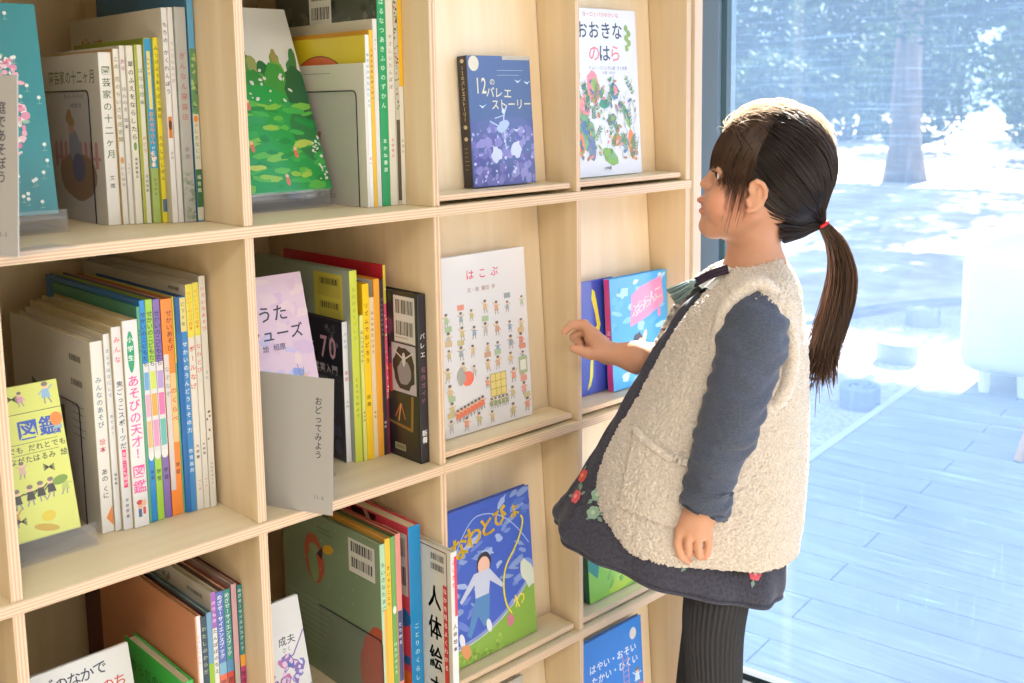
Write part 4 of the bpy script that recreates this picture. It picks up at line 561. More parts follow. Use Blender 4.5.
faceout('large white picture book full of tiny people carrying loads, middle ledge', .3190, .1765, .045, S2 + LZ, .2625, .008, 3.3, '#dcdbe0', '#c9c8d0', aHakobu, None, 'gloss')
def aLegs(P, w, h):
    P.poly([(w * .50, h * .93), (w * .56, h * .90), (w * .60, h * .78), (w * .66, h * .60), (w * .60, h * .50), (w * .45, h * .44), (w * .40, h * .40), (w * .38, h * .45), (w * .48, h * .54), (w * .58, h * .60), (w * .54, h * .72), (w * .48, h * .84)], '#e8e23a')
    P.poly([(w * .40, h * .30), (w * .46, h * .30), (w * .44, h * .16), (w * .38, h * .08), (w * .30, h * .04), (w * .36, h * .14)], '#e8e23a')
faceout('deep blue picture book with a bending yellow figure, half hidden behind the swing book', .600, .1065, .0535, S2 + LZ, .188, .005, 3.0, '#3c50b4', '#2f3f94', aLegs, None, 'gloss')
def aSwing(P, w, h):
    for _ in range(40): P.ell(R.uniform(0, 1) * w * .96 + .002, R.uniform(.02, .96) * h, R.uniform(.005, .014), R.uniform(.003, .008), R.choice(['#7fc4ee', '#a4d6f2', '#58b0ea', '#3f9ee0', '#c4e4f4']), R.uniform(-.5, .5), 12, .25)
    P.poly([(w * .32, h * .54), (w * .36, h * .82), (w * .50, h * .88), (w * .90, h * .95), (w * .93, h * .72), (w * .88, h * .68), (w * .62, h * .60)], '#f08ab4')
    for k, c in enumerate('ぶららんこ'): P.ch(c, w * (.425 + .102 * k), h * (.68 + .030 * k), .0235, '#f6f0f4', .2); P.ch(c, w * (.430 + .102 * k), h * (.68 + .030 * k), .0235, '#f6f0f4', .2)
    P.ell(w * .84, h * .62, .004, .008, '#f08ab4'); P.ell(w * .46, h * .38, .014, .018, '#3f3a44', .2, 16, .1); P.ell(w * .49, h * .36, .009, .012, '#f0c9b4'); P.ell(w * .49, h * .30, .006, .004, '#e08a8a'); P.ell(w * .56, h * .42, .005, .014, '#f0c9b4', -.4); P.rect(w * .42, h * .17, w * .6, h * .27, '#f0c4d0')
faceout('sky blue swing picture book with pink title banner and pink spine', .6745, .150, .0335, S2 + LZ, .1885, .0135, 3.0, '#4aa6e6', '#ee4f9a', aSwing, lambda P, t, h: P.vfit('ぶららんこ', t * .5, h * .55, h * .25, t * .5, '#fbe3ee'), 'gloss')
def aNawa(P, w, h):
    for _ in range(70): P.ell(R.uniform(.02, .97) * w, R.uniform(.12, .98) * h, R.uniform(.006, .016), R.uniform(.002, .006), R.choice(['#5a7ad0', '#7f9ae0', '#4a62c4', '#a4b9ea', '#6f86d8', '#8aa0d6']), R.uniform(-.8, .8), 10, .25)
    pts = [(w * k / 14, h * (.135 + .30 * (k / 14) ** 2.4)) for k in range(15)]
    P.poly([(0, .0005)] + [(w, .0005)] + [(a, q) for a, q in reversed(pts)], '#8ab04a'); P.line(pts, .005, '#8a9ad6'); P.line([(a, q - .004) for a, q in pts], .0014, '#c4d0ea')
    dots(P, w * .02, .002, w * .6, h * .1, 40, ['#a4c45a', '#7aa03c', '#94b84f'], .002, .004)
    arc = [(w * (.06 + .3 * k / 10), h * (.70 + .22 * math.sin(k / 10 * 1.5))) for k in range(11)] + [(w * (.36 + .6 * k / 10), h * (.92 - .3 * (k / 10) ** 2.2)) for k in range(11)]; P.line(arc, .0016, '#a9bdf0')
    rope = [(w * a, h * q) for a, q in ((.88, .82), (.90, .78), (.86, .70), (.78, .62), (.66, .52), (.62, .40), (.64, .28), (.70, .20))]; rs = [tuple(x) for x in spline([(a, q, 0) for a, q in rope], 26)]; P.line([(x[0], x[1]) for x in rs], .0042, '#8a8a3a'); P.l += .05; P.line([(x[0], x[1]) for x in rs], .003, '#e3d95a')
    for k, c in enumerate('なわとびょ'):
        for q in (-.0006, .0006): P.ch(c, w * (.13, .30, .47, .63, .80)[k] + q, h * (.755, .80, .83, .865, .875)[k], (.038, .035, .034, .030, .028)[k], '#f0c92c', .2)
    P.ch('わ', w * .80, h * .27, .026, '#f0dc5a', .4)
    P.ell(w * .40, h * .605, .015, .017, '#3f3a44', 0, 16, .08); P.ell(w * .40, h * .590, .012, .014, '#e9bfae'); P.poly([(w * .10, h * .42), (w * .28, h * .56), (w * .46, h * .56), (w * .62, h * .42), (w * .60, h * .40), (w * .46, h * .48), (w * .44, h * .40), (w * .28, h * .40), (w * .28, h * .49), (w * .12, h * .40)], '#c4cbe6'); P.poly([(w * .28, h * .40), (w * .45, h * .40), (w * .42, h * .20), (w * .36, h * .2), (w * .30, h * .28), (w * .20, h * .16), (w * .16, h * .19)], '#5a8ac4')
    for a, q in ((.1, .13), (.42, .15)): P.ell(a * w, q * h + .01, .005, .011, '#dfe3f0', .2)
    P.ell(w * .14, h * .09, .009, .012, '#e09a6a', .3, 10, .2); P.ell(w * .93, h * .42, .014, .024, '#d6dccc', .3, 12, .25); P.ell(w * .68, h * .16, .007, .012, '#c97a8a', 0, 10, .2)
faceout('blue picture book of skipping children with yellow rope title, lower ledge', .3140, .1705, .031, S3 + LZ, .2375, .010, 3.7, '#4a66c9', '#3a52a8', aNawa, None, 'gloss')
def aMeadow(P, w, h):
    P.poly([(0, h * .3), (0, h), (w * .6, h), (w * .32, h * .75), (w * .2, h * .5), (w * .12, h * .2)], '#3f8f86'); P.rect(w * .16, h * .72, w * .6, h * .99, '#3f5a8f'); P.ell(w * .55, h * .4, w * .4, h * .28, '#9fce5c', .2, 22, .1); P.ell(w * .7, h * .16, w * .42, h * .10, '#b9d64a', .3, 20, .1); P.ell(w * .05 + .012, h * .62, .010, .018, '#e39a8a', 0, 14, .1); P.ell(w * .05 + .012, h * .62, .005, .009, '#a94a4a')
    P.ell(w * .36, h * .90, .022, .022, '#ee9ac4', 0, 18, .1); P.ell(w * .36, h * .90, .012, .012, '#b98ae0', 0, 14, .1); P.ell(w * .34, h * .72, .012, .008, '#f0b4a4'); P.ell(w * .40, h * .66, .010, .007, '#4fa88a'); dots(P, w * .2, h * .05, w * .95, h * .6, 40, ['#8fc44f', '#a9d45c', '#c4de6a', '#7ab84f'], .003, .010)
faceout('green meadow picture book with a pink rose, behind the hem of the dress', .608, .176, .029, S3 + LZ, .19, .016, 3.5, '#8fc84f', '#27604f', aMeadow, None, 'gloss')
def aFast(P, w, h):
    P.text('はやい・おそい', w * .54, h * .80, .0172, '#e6ecf4', slope=.0); P.text('たかい・ひくい', w * .56, h * .715, .0172, '#e6ecf4'); P.ell(w * .86, h * .90, .009, .011, '#dcd6d0')
    P.poly([(w * .45, h * .18), (w * .46, h * .47), (w * .78, h * .52), (w * .99, h * .53), (w * .99, h * .2)], '#ef5f6f'); P.ell(w * .52, h * .56, .008, .014, '#8fc0c4'); P.ell(w * .42, h * .5, .012, .012, '#d9c86a', .4, 5)
    for x in (.70, .78): P.line([(x * w, h * .3), (x * w - .003, h * .78)], .0012, '#e39a8a')
    for k in range(12): P.line([(w * .70, h * (.32 + .038 * k)), (w * .775, h * (.325 + .038 * k))], .001, '#e39a8a')
    figure(P, w * .90, h * .52, .036, '#c9dcec', '#e9c4a4'); figure(P, w * .2, h * .3, .036, '#e07aa4'); P.ell(w * .02 + .01, h * .5, .010, .03, '#9abde0')
faceout('blue comparison picture book with white title and a ladder, lowest right ledge', .604, .170, .043, S4 + LZ, .2625, .008, 3.3, '#2f80d8', '#2566b0', aFast, None, 'gloss')
faceout('picture book with blue green scribbled cover peeking out below the lowest centre shelf edge', .350, .135, .05, S4 + LZ, .262, .008, 3.3, '#b9b4ac', '#8a8a84', lambda P, w, h: [P.ell(R.uniform(.55, .97) * w, R.uniform(.7, .97) * h, .007, .005, R.choice(['#4f94a0', '#6aa8b0', '#3f7f8c', '#8fc0c4']), R.uniform(-1, 1), 9, .3) for _ in range(60)], None, 'gloss')
# ---- acrylic stands, bookends, shelf signs
def stand(label, x0, x1, yb, z, lean, bh):
    """clear easel under a leaning book: foot, front lip, seat, sloping back"""
    o = empty('acrylic_stand', ((x0 + x1) / 2, yb, z)); tag(o, label, 'book stand'); w = (x1 - x0) / 2; ln = math.radians(lean)
    b = MB(); b.box(-w, w, -.012, .075, .0004, .0034, bev=.0006); b.build('foot', M['acrylic'], o)
    b = MB(); b.box(-w, w, -.0062, -.0032, .0036, .026, bev=.0006); b.build('lip', M['acrylic'], o)
    b = MB(); b.box(-w, w, -.0030, .012, .0155, .0180, bev=.0005); b.build('seat', M['acrylic'], o)
    b = MB(); b.box(-w * .8, w * .8, 0, .0025, 0, bh, bev=.0006); oy = .0135
    b.v = [(x, y * math.cos(ln) + q * math.sin(ln) + oy, q * math.cos(ln) - y * math.sin(ln) + .019) for x, y, q in b.v]; b.build('backrest', M['acrylic'], o)
stand('clear stand holding up the teal blossom book', -.2825, -.165, .133, S1, 7, .12)
stand('clear stand under the painted forest book', .012, .190, .130, S1, 22.5, .12)
stand('clear stand under the pale yellow play encyclopedia', -.282, -.172, .093, S2, 14.7, .09)
stand('clear stand under the pastel pink book behind the shelf sign', .012, .148, .084, S2, 14, .12)
stand('clear stand under the white book with dark handwritten title', -.275, -.130, .097, S3, 14, .09)
stand('clear stand under the purple lace book', .008, .106, .084, S3, 13.7, .09)
def bookend(label, X, y0, y1, z, h):
    o = empty('bookend', (X, y0, z)); tag(o, label, 'bookend'); d = y1 - y0; r = .008; t = .0009
    pr = [(0, .0004)] + [(r - r * math.cos(a), h - r + r * math.sin(a)) for a in np.linspace(0, PI / 2, 6)] + [(d, h), (d, .0004)]
    b = MB(); b.face([(0, y, q) for y, q in pr]); b.face([(-t, y, q) for y, q in reversed(pr)]); b.build('plate', M['smoke'], o)
    b = MB(); tube(b, [(-t / 2, y, q) for y, q in pr[:-1]], .0008, 6); b.build('edge', M['dark_edge'], o)
bookend('grey see through bookend standing against the white gardening book', -.1124, .175, .325, S1, .160)
bookend('grey see through bookend against the white cover at the upper middle row', .2074, .080, .215, S1, .156)
bookend('grey see through bookend behind the pale yellow play encyclopedia', -.1586, .150, .30, S2, .149)
bookend('grey see through bookend in front of the black ballet cover with the pink 70', .1868, .106, .25, S2, .125)
bookend('grey see through bookend standing against the sage green egg book', .1876, .034, .19, S3, .110)
M['card'] = mat('shade grey paper card in a clear sleeve', '#a9a7a3', .3, .5)
def sign(label, p0, p1, z, h, text, small, foot):
    p0, p1 = Vector((*p0, z)), Vector((*p1, z)); d = (p1 - p0); L = d.length; o = empty('shelf_sign', p0, (0, 0, math.atan2(d.y, d.x))); tag(o, label, 'sign')
    b = MB(); b.box(0, L, -.0006, .0006, 0, h, '#adaba8'); P = Plane(b, (0, -.0006, 0), (1, 0, 0), (0, 0, 1), (0, -1, 0))  # card colour greyed for the shade of facing away from the light
    P.vfit(text, L - .021, h * .86, h * .40, .0125, '#3a3d4a'); P.text(small, L - .020, h * .12, .0065, '#6a6d78'); b.build('card', M['gloss'], o, (0, 0, .0016), rot=(-.085, 0, 0))
    b = MB(); b.box(*foot, .0004, .0014); b.build('foot', M['acrylic'], o)
sign('shade-grey upright sign card reading おどってみよう, standing out past the middle shelf edge', (.0135, .0779), (.0632, -.043), S2, .168, 'おどってみよう', '11-6', (.03, .086, -.0008, .0305))
sign('shade-grey upright sign card reading 庭であそぼう, at the left end of the upper shelf', (-.3013, -.005), (-.2816, -.0528), S1, .171, '庭であそぼう', '8-3', (.001, .046, -.0008, .082))
# ---------------------------------------------------------------- the girl: distance-field body, lofted clothes, stranded hair
def field_mesh(prims, vox):
    P = []
    for q in prims:
        if q[0] == 'c': a, c = np.array(q[1]), np.array(q[2]); r = max(q[3], q[4]); P.append((np.minimum(a, c) - r, np.maximum(a, c) + r))
        else: a = np.array(q[1]); r = np.array(q[2]); P.append((a - r, a + r))
    lo = np.min([p[0] for p in P], 0) - .012; hi = np.max([p[1] for p in P], 0) + .012; n = np.ceil((hi - lo) / vox).astype(int) + 1
    F = np.full(n, .03, np.float32)
    for q, (pl, ph) in zip(prims, P):
        k = q[-1]; pad = .012 + k; i0 = np.clip(np.floor((pl - pad - lo) / vox).astype(int), 0, n); i1 = np.clip(np.ceil((ph + pad - lo) / vox).astype(int) + 1, 0, n)
        sl = tuple(slice(a, b) for a, b in zip(i0, i1)); G = [(np.arange(a, b) * vox + l).astype(np.float32) for a, b, l in zip(i0, i1, lo)]
        X, Y, Z = np.meshgrid(*G, indexing='ij', sparse=True)
        if q[0] == 'c':
            a, c = q[1], q[2]; d = [c[i] - a[i] for i in range(3)]; L = sum(x * x for x in d) + 1e-12
            t = np.clip(((X - a[0]) * d[0] + (Y - a[1]) * d[1] + (Z - a[2]) * d[2]) / L, 0, 1)
            D = np.sqrt((X - a[0] - t * d[0]) ** 2 + (Y - a[1] - t * d[1]) ** 2 + (Z - a[2] - t * d[2]) ** 2) - (q[3] + t * (q[4] - q[3]))
        else:
            c, r = q[1], q[2]; x, y, z = (X - c[0]) / r[0], (Y - c[1]) / r[1], (Z - c[2]) / r[2]; k0 = np.sqrt(x * x + y * y + z * z); k1 = np.sqrt((x / r[0]) ** 2 + (y / r[1]) ** 2 + (z / r[2]) ** 2) + 1e-6; D = k0 * (k0 - 1) / k1
        A = F[sl]
        if k > 0: h = np.clip(.5 + .5 * (A - D) / k, 0, 1); F[sl] = A * (1 - h) + D * h - k * h * (1 - h)
        else: F[sl] = np.minimum(A, D)
    S = F < 0; c = S[:-1, :-1, :-1].astype(np.int8)
    for i, j, k in ((1,0,0),(0,1,0),(0,0,1),(1,1,0),(1,0,1),(0,1,1),(1,1,1)): c = c + S[i:n[0]-1+i, j:n[1]-1+j, k:n[2]-1+k]
    act = np.argwhere((c > 0) & (c < 8)); idx = np.full(c.shape, -1, np.int32); idx[tuple(act.T)] = np.arange(len(act))
    acc = np.zeros((len(act), 3)); cnt = np.zeros(len(act)); cor = [(i, j, k) for i in (0, 1) for j in (0, 1) for k in (0, 1)]
    for p in cor:
        for ax in range(3):
            if p[ax] == 0:
                q = list(p); q[ax] = 1; a = F[tuple((act + p).T)]; b = F[tuple((act + q).T)]; m = (a < 0) != (b < 0); t = np.where(m, a / np.where(a == b, 1, a - b), 0)
                v = np.tile(np.array(p, float), (len(act), 1)); v[:, ax] = t; acc[m] += v[m]; cnt[m] += 1
    V = (act + acc / cnt[:, None]) * vox + lo; faces = []
    for ax in range(3):
        b, c2 = [(1, 2), (2, 0), (0, 1)][ax]; s0 = [slice(1, -1)] * 3; s0[ax] = slice(0, -1); s1 = [slice(1, -1)] * 3; s1[ax] = slice(1, None)
        A, B = S[tuple(s0)], S[tuple(s1)]; e = np.argwhere(A != B); off = np.array([1, 1, 1]); off[ax] = 0; e2 = e + off; fl = A[tuple(e.T)]
        def g(db, dc): q = e2.copy(); q[:, b] -= db; q[:, c2] -= dc; return idx[tuple(q.T)]
        Q = np.stack([g(0, 0), g(1, 0), g(1, 1), g(0, 1)], 1); Q[~fl] = Q[~fl][:, ::-1]; faces.append(Q)
    return V, np.concatenate(faces)
def np_mesh(name, V, Fc, mats, parent, smooth=True, col=None, mi=None):
    me = bpy.data.meshes.new(name); me.from_pydata(V.tolist() if hasattr(V, 'tolist') else V, [], Fc.tolist() if hasattr(Fc, 'tolist') else Fc)
    for m in (mats if isinstance(mats, (list, tuple)) else [mats]): me.materials.append(m)
    if smooth: me.polygons.foreach_set('use_smooth', [True] * len(me.polygons))
    if col is not None:
        a = me.color_attributes.new('Col', 'FLOAT_COLOR', 'POINT'); a.data.foreach_set('color', np.concatenate([col, np.ones((len(col), 1))], 1).astype(np.float32).ravel())
    me.update(); o = bpy.data.objects.new(name, me); COL.objects.link(o); o.parent = parent; return o
girl = empty('person', GIRL_ORIGIN, (0, 0, GIRL_ROT)); tag(girl, 'girl with ponytail and cream fleece vest reaching towards the shelf', 'person')
m = mat('skin', '#e0a98c', .48, .4, Subsurface_Weight=.25, Subsurface_Scale=.006); bsdf(m).inputs['Subsurface Radius'].default_value = (1, .35, .2); M['skin'] = m
a = N(m, 'ShaderNodeVertexColor', layer_name='Col'); LK(m, a.outputs[0], bsdf(m).inputs['Base Color'])
V, Fc = field_mesh(BODY, .0019)
for _ in range(2):                                                     # light smoothing of the voxel surface
    acc = np.zeros_like(V); cn = np.zeros(len(V))
    for i in range(4): np.add.at(acc, Fc[:, i], V[Fc[:, (i + 1) % 4]] + V[Fc[:, (i + 3) % 4]]); np.add.at(cn, Fc[:, i], 2)
    V = V * .65 + .35 * acc / cn[:, None]
skin = np.array(lin('#cf9a7c')); colr = np.tile(skin, (len(V), 1))
def tint(c, r, hexc, wt):
    d = np.sqrt((((V - np.array(c)) / np.array(r)) ** 2).sum(1)); k = np.clip(1.4 - d, 0, 1)[:, None] * wt; global colr; colr = colr * (1 - k) + np.array(lin(hexc)) * k
lp = (np.array(BODY[14][1]) if False else None)
LIPZ = [q for q in BODY if q[0] == 'e' and abs(q[2][1] - .015) < 1e-6 or (q[0] == 'e' and abs(q[2][1] - .0135) < 1e-6)]
for q in LIPZ: tint(q[1], (.009, .014, .006), '#c4605c', .75)
tint((-.055, -.045, 1.098), (.03, .03, .025), '#dd8a74', .45); tint((-.06, .045, 1.098), (.03, .03, .025), '#dd8a74', .45)
for q in BODY:
    if q[0] == 'c' and q[4] < .0055 and q[1][2] < 1.0: tint(q[2], (.008, .008, .008), '#e08f7c', .35)
np_mesh('body', V, Fc, M['skin'], girl, col=colr)
# eyes
M['eye'] = mat('eye', '#f2efe8', .15, .6); M['iris'] = mat('dark iris', '#1c120d', .1, .8)
for e in EYES:
    b = MB(); c = Vector(e); rr = .0085
    for i in range(12):
        for j in range(16):
            def sp(i, j): t, p = PI * i / 12, 2 * PI * j / 16; return (c.x - rr * math.cos(t), c.y + rr * math.sin(t) * math.cos(p), c.z + rr * math.sin(t) * math.sin(p))
            b.face([sp(i, j), sp(i, j + 1), sp(i + 1, j + 1), sp(i + 1, j)], mi=1 if i < 3 else 0)
    b.build('eye', [M['eye'], M['iris']], girl, smooth=True)
# ---- lofted clothes
def loft(rings, nu, nv, a0=0., a1=2 * PI, closed=True):
    R4 = [np.array(list(l) + list(r) + [b, e]) for l, r, b, e in rings]; rows = spline(R4, nv); th = np.linspace(a0, a1, nu, endpoint=not closed); V = []
    for q in rows:
        L, R_, b, e = q[:3], q[3:6], q[6], q[7]; c = (L + R_) / 2; u = (R_ - L) / 2; ct, st = np.cos(th), np.sin(th); k = 2 / e
        x = np.sign(ct) * np.abs(ct) ** k; y = np.sign(st) * np.abs(st) ** k * b
        V.append(c[None] + u[None] * x[:, None] + np.stack([0 * y, y, 0 * y], 1))
    V = np.concatenate(V); F_ = []; m_ = nu if closed else nu - 1
    i = np.arange(nv - 1)[:, None] * nu; j = np.arange(m_)[None]; j2 = (j + 1) % nu
    F_ = np.stack([i + j, i + j2, i + nu + j2, i + nu + j], -1).reshape(-1, 4); return V, F_
def normals(V, Fc):
    n = np.cross(V[Fc[:, 2]] - V[Fc[:, 0]], V[Fc[:, 3]] - V[Fc[:, 1]]); N_ = np.zeros_like(V)
    for i in range(4): np.add.at(N_, Fc[:, i], n)
    return N_ / (np.linalg.norm(N_, axis=1, keepdims=True) + 1e-12)
def fluff(V, amp, s):
    return np.array([amp * (1.1 - 1.5 * noise.voronoi(Vector(p) * s)[0][0] + .5 * noise.noise(Vector(p) * s * .35)) for p in V])
m = mat('cream sherpa fleece', '#d6cabd', .95, .15, Sheen_Weight=.5, Sheen_Roughness=.6); M['fleece'] = m
n1 = N(m, 'ShaderNodeTexNoise'); n1.inputs['Scale'].default_value = 420; n1.inputs['Detail'].default_value = 3; LK(m, coords(m), n1.inputs['Vector']); bump(m, n1.outputs[0], .8, .0016)
LK(m, ramp(m, n1.outputs[0], [(.3, '#c4b6a8'), (.65, '#e2d8cd')]), bsdf(m).inputs['Base Color'])
m = mat('navy jersey', '#4c5262', .85, .2, Sheen_Weight=.15); M['sleeve'] = m
n1 = N(m, 'ShaderNodeTexNoise'); n1.inputs['Scale'].default_value = 300; LK(m, coords(m, (1, 1, 3)), n1.inputs['Vector']); LK(m, ramp(m, n1.outputs[0], [(.3, '#434958'), (.7, '#565d6f')]), bsdf(m).inputs['Base Color']); bump(m, n1.outputs[0], .25, .0006)
m = mat('charcoal cotton', '#34343f', .9, .2, Sheen_Weight=.15); M['dress'] = m
n1 = N(m, 'ShaderNodeTexNoise'); n1.inputs['Scale'].default_value = 260; LK(m, coords(m), n1.inputs['Vector']); LK(m, ramp(m, n1.outputs[0], [(.3, '#373742'), (.7, '#4a4a57')]), bsdf(m).inputs['Base Color']); bump(m, n1.outputs[0], .2, .0005)
M['tights'] = mat('dark grey ribbed tights', '#3a3a3e', .85, .2)
# dress
def ripple(V, rows_z):
    return V
V, Fc = loft(DRESS, 220, 110); Fc = Fc[:, ::-1]; Nn = normals(V, Fc); nv = 110
s = np.repeat(np.linspace(0, 1, nv), 220); th = np.tile(np.linspace(0, 2 * PI, 220, endpoint=False), nv)
V = V + Nn * ((s ** 2) * (.004 * np.sin(7 * th + 1) + .003 * np.sin(13 * th)) + .0012 * np.sin(60 * s + 4 * np.sin(3 * th)) * (1 - s))[:, None]
dress = np_mesh('dress', V, Fc, M['dress'], girl); md = dress.modifiers.new('thick', 'SOLIDIFY'); md.thickness = .003; md.offset = -1
b = MB(); hem = [Vector(p) for p in V[-220:]] ; tube(b, hem + [hem[0]], .0028, 6); b.build('hem', M['dress'], dress, smooth=True)
from mathutils.bvhtree import BVHTree
bv = BVHTree.FromPolygons([Vector(p) for p in V], [tuple(f) for f in Fc])
FC = {'r': ('#e0584e', '#f0a08a'), 'p': ('#e4606e', '#f2a4a4'), 'g': ('#8fae9a', '#b4c9b4')}
for (q, k) in FLOWERS:
    h = bv.ray_cast(Vector((q[0], -.6, q[2])), Vector((0, 1, 0)))
    if h[0] is None: continue
    fl = MB(); c, nn = h[0], h[1]; nn = nn if nn.y < 0 else -nn; u = nn.orthogonal().normalized(); v = nn.cross(u); c = c + nn * .0012
    for j in range(6):
        w = 2 * PI * j / 6; o = c + (u * math.cos(w) + v * math.sin(w)) * .0055; r = .0048
        fl.face([o + nn * .0006 * (j % 2) + (u * math.cos(t) + v * math.sin(t)) * r for t in np.linspace(0, 2 * PI, 8, endpoint=False)], FC[k][0])
    fl.face([c + nn * .0016 + (u * math.cos(t) + v * math.sin(t)) * .0032 for t in np.linspace(0, 2 * PI, 8, endpoint=False)], FC[k][1])
    for j in range(3):
        w = R.uniform(0, 6.28); o = c + (u * math.cos(w) + v * math.sin(w)) * .014; d = (o - c).normalized(); e = nn.cross(d)
        fl.face([o - d * .006, o + e * .003, o + d * .006, o - e * .003], '#7f9a8a')
    fl.build('flower_applique', M['print'], dress)
# neck ring whitened to stand for the sunlit far side of the vest
V, Fc = loft(SUNLIT_EDGE, 90, 14); Fc = Fc[:, ::-1]; np_mesh('sunlit_edge', V + normals(V, Fc) * (.003 * np.sin(np.tile(np.linspace(0, 2 * PI, 90, endpoint=False), 14) * 16))[:, None] * np.repeat(np.linspace(0, 1, 14), 90)[:, None], Fc, mat('white sunlit fleece', '#eeece8', .8, .2), dress)
# vest: open at the front, fluffy surface
NU, NV = 560, 410
vr = [(tuple(np.array(r) + (np.array(l) - np.array(r)) * 1.01), r, b_, 2.6) for l, r, b_, e in VEST][::-1]
V, Fc = loft(vr, NU, NV, PI + .15, 3 * PI - .62, closed=False); Nn = normals(V, Fc)
if (Nn[NU * 205 + NU // 2] * (V[NU * 205 + NU // 2] - V.mean(0))).sum() < 0: Fc = Fc[:, ::-1]; Nn = -Nn
s = np.repeat(np.linspace(0, 1, NV), NU)
def inside(px, pz, poly):
    c = np.zeros(len(px), bool)
    for (x0, _, z0), (x1, _, z1) in zip(poly, poly[1:] + poly[:1]): c ^= ((z0 > pz) != (z1 > pz)) & (px < (x1 - x0) * (pz - z0) / ((z1 - z0) or 1e-9) + x0)
    return c
pk = inside(V[:, 0], V[:, 2], [tuple(p) for p in POCKET]) & (V[:, 1] < 0)
disp_ = fluff(V, .0032, 310) + pk * .006 + .003 * np.sin(9 * s + 5 * V[:, 0] * 8)
V = V + Nn * disp_[:, None]
vest = np_mesh('vest', V, Fc, M['fleece'], girl); md = vest.modifiers.new('thick', 'SOLIDIFY'); md.thickness = .011; md.offset = -1
vb = BVHTree.FromPolygons([Vector(p) for p in V], [tuple(f) for f in Fc]); pe = []
for t in np.linspace(0, 1, 40):
    q = np.array(POCKET[0]) * (1 - t) + np.array(POCKET[1]) * t; h = vb.ray_cast(Vector((q[0], -.6, q[2] - .006 * math.sin(PI * t))), Vector((0, 1, 0)))
    if h[0] is not None: pe.append(h[0])
ring = [Vector(p) for p in spline(list(ARMHOLE) + [ARMHOLE[0]], 220)]
def fluffy_tube(name, pts, r, mt, parent, amp=.0026, fr=190, seg=16):
    b = MB(); tube(b, pts, r, seg, cap=False); Vv = np.array(b.v); Ff = np.array(b.f); Nv = normals(Vv, Ff); Vv = Vv + Nv * fluff(Vv, amp, fr)[:, None]; return np_mesh(name, Vv, Ff, mt, parent)
# sleeves
def sleeve(path, nu=72, nv=150, wr=.0032):
    P = spline([np.array(list(p) + [r]) for p, r in path], nv); b = MB(); tube(b, [q[:3] for q in P], [float(q[3]) for q in P], nu, cap=False); Vv = np.array(b.v); Ff = np.array(b.f); Nv = normals(Vv, Ff)
    if (Nv[0] * (Vv[0] - np.array(P[0][:3]))).sum() < 0: Ff = Ff[:, ::-1]; Nv = -Nv
    t = np.repeat(np.linspace(0, 1, nv), nu); a_ = np.tile(np.linspace(0, 2 * PI, nu, endpoint=False), nv)
    d = np.array([noise.noise(Vector((p[0] * 22, p[1] * 22, p[2] * 62 + .6 * math.sin(k * 2)))) for p, k in zip(Vv, a_)]); d2 = np.array([noise.noise(Vector((p[0] * 60 + 9, p[1] * 60, p[2] * 150))) for p in Vv])
    Vv = Vv + Nv * (wr * 2.0 * d + wr * .5 * d2)[:, None]; return Vv, Ff
Vv, Ff = sleeve(SLEEVE); o = np_mesh('sleeve', Vv, Ff, M['sleeve'], girl); md = o.modifiers.new('thick', 'SOLIDIFY'); md.thickness = .003; md.offset = -1
Vv, Ff = sleeve(SLEEVE_FAR, 40, 60); o = np_mesh('sleeve', Vv, Ff, M['sleeve'], girl); md = o.modifiers.new('thick', 'SOLIDIFY'); md.thickness = .003; md.offset = -1
fluffy_tube('pocket_edge', pe, .0045, M['fleece'], vest)
fluffy_tube('armhole_binding', ring, .0098, M['fleece'], vest)
# ribbed tights and shoes
for L in LEGS:
    P = spline([np.array(list(p) + [r]) for p, r in zip(L, LEG_R)], 120); nu = 38 * 6; V = []; 
    for q in P:
        a_ = np.linspace(0, 2 * PI, nu, endpoint=False); r = q[3] * (1 + .028 * np.cos(38 * a_)); V.append(np.stack([q[0] + r * np.cos(a_), q[1] + r * np.sin(a_), np.full(nu, q[2])], 1))
    V = np.concatenate(V); i = np.arange(119)[:, None] * nu; j = np.arange(nu)[None]; j2 = (j + 1) % nu
    Fc = np.stack([i + j, i + nu + j, i + nu + j2, i + j2], -1).reshape(-1, 4); np_mesh('tights', V, Fc, M['tights'], girl)
    a = L[-1]; V, Fc = field_mesh([('e', (a[0] - .035, a[1], .036), (.078, .036, .036), 0.), ('c', (a[0] + .006, a[1], .05), (a[0] + .006, a[1], .085), .034, .034, .015)], .004); V[:, 2] = np.maximum(V[:, 2], .001); np_mesh('shoe', V, Fc, mat('navy shoe', '#2f3a55', .6), girl)
# tassel and ribbon at the neckline
tt, tb = Vector(TASSEL['top']), Vector(TASSEL['bot']); M['tassel'] = mat('grey teal yarn', '#8a9fa0', .9, .1); M['ribbon'] = mat('dark plum ribbon', '#3f3444', .8, .2)
ta = empty('tassel'); ta.parent = girl; b = MB(); ax = (tb - tt); 
for k in range(70):
    w = R.uniform(0, 6.28); rr = R.uniform(0, 1) ** .5; u = ax.orthogonal().normalized(); v = ax.normalized().cross(u); o = (u * math.cos(w) + v * math.sin(w)) * rr
    tube(b, [tt + o * .004, tt + ax * .25 + o * .0075, tt + ax * R.uniform(.9, 1.05) + o * .013], .0009, 4)
b.build('fringe', M['tassel'], ta, smooth=True)
b = MB(); tube(b, [tt + ax * t for t in (-.12, .05, .18, .24)], [.004, .0068, .006, .005], 12); b.build('knot', M['tassel'], ta, smooth=True)
cpts = [Vector(p) for p in TASSEL['cord']]
for k in range(3): b = MB(); tube(b, [Vector(p) + Vector((0, .004 * k - .004, .003 * (k - 1))) for p in spline(cpts, 12)], .0024, 8); b.build('ribbon', M['ribbon'], ta, smooth=True)
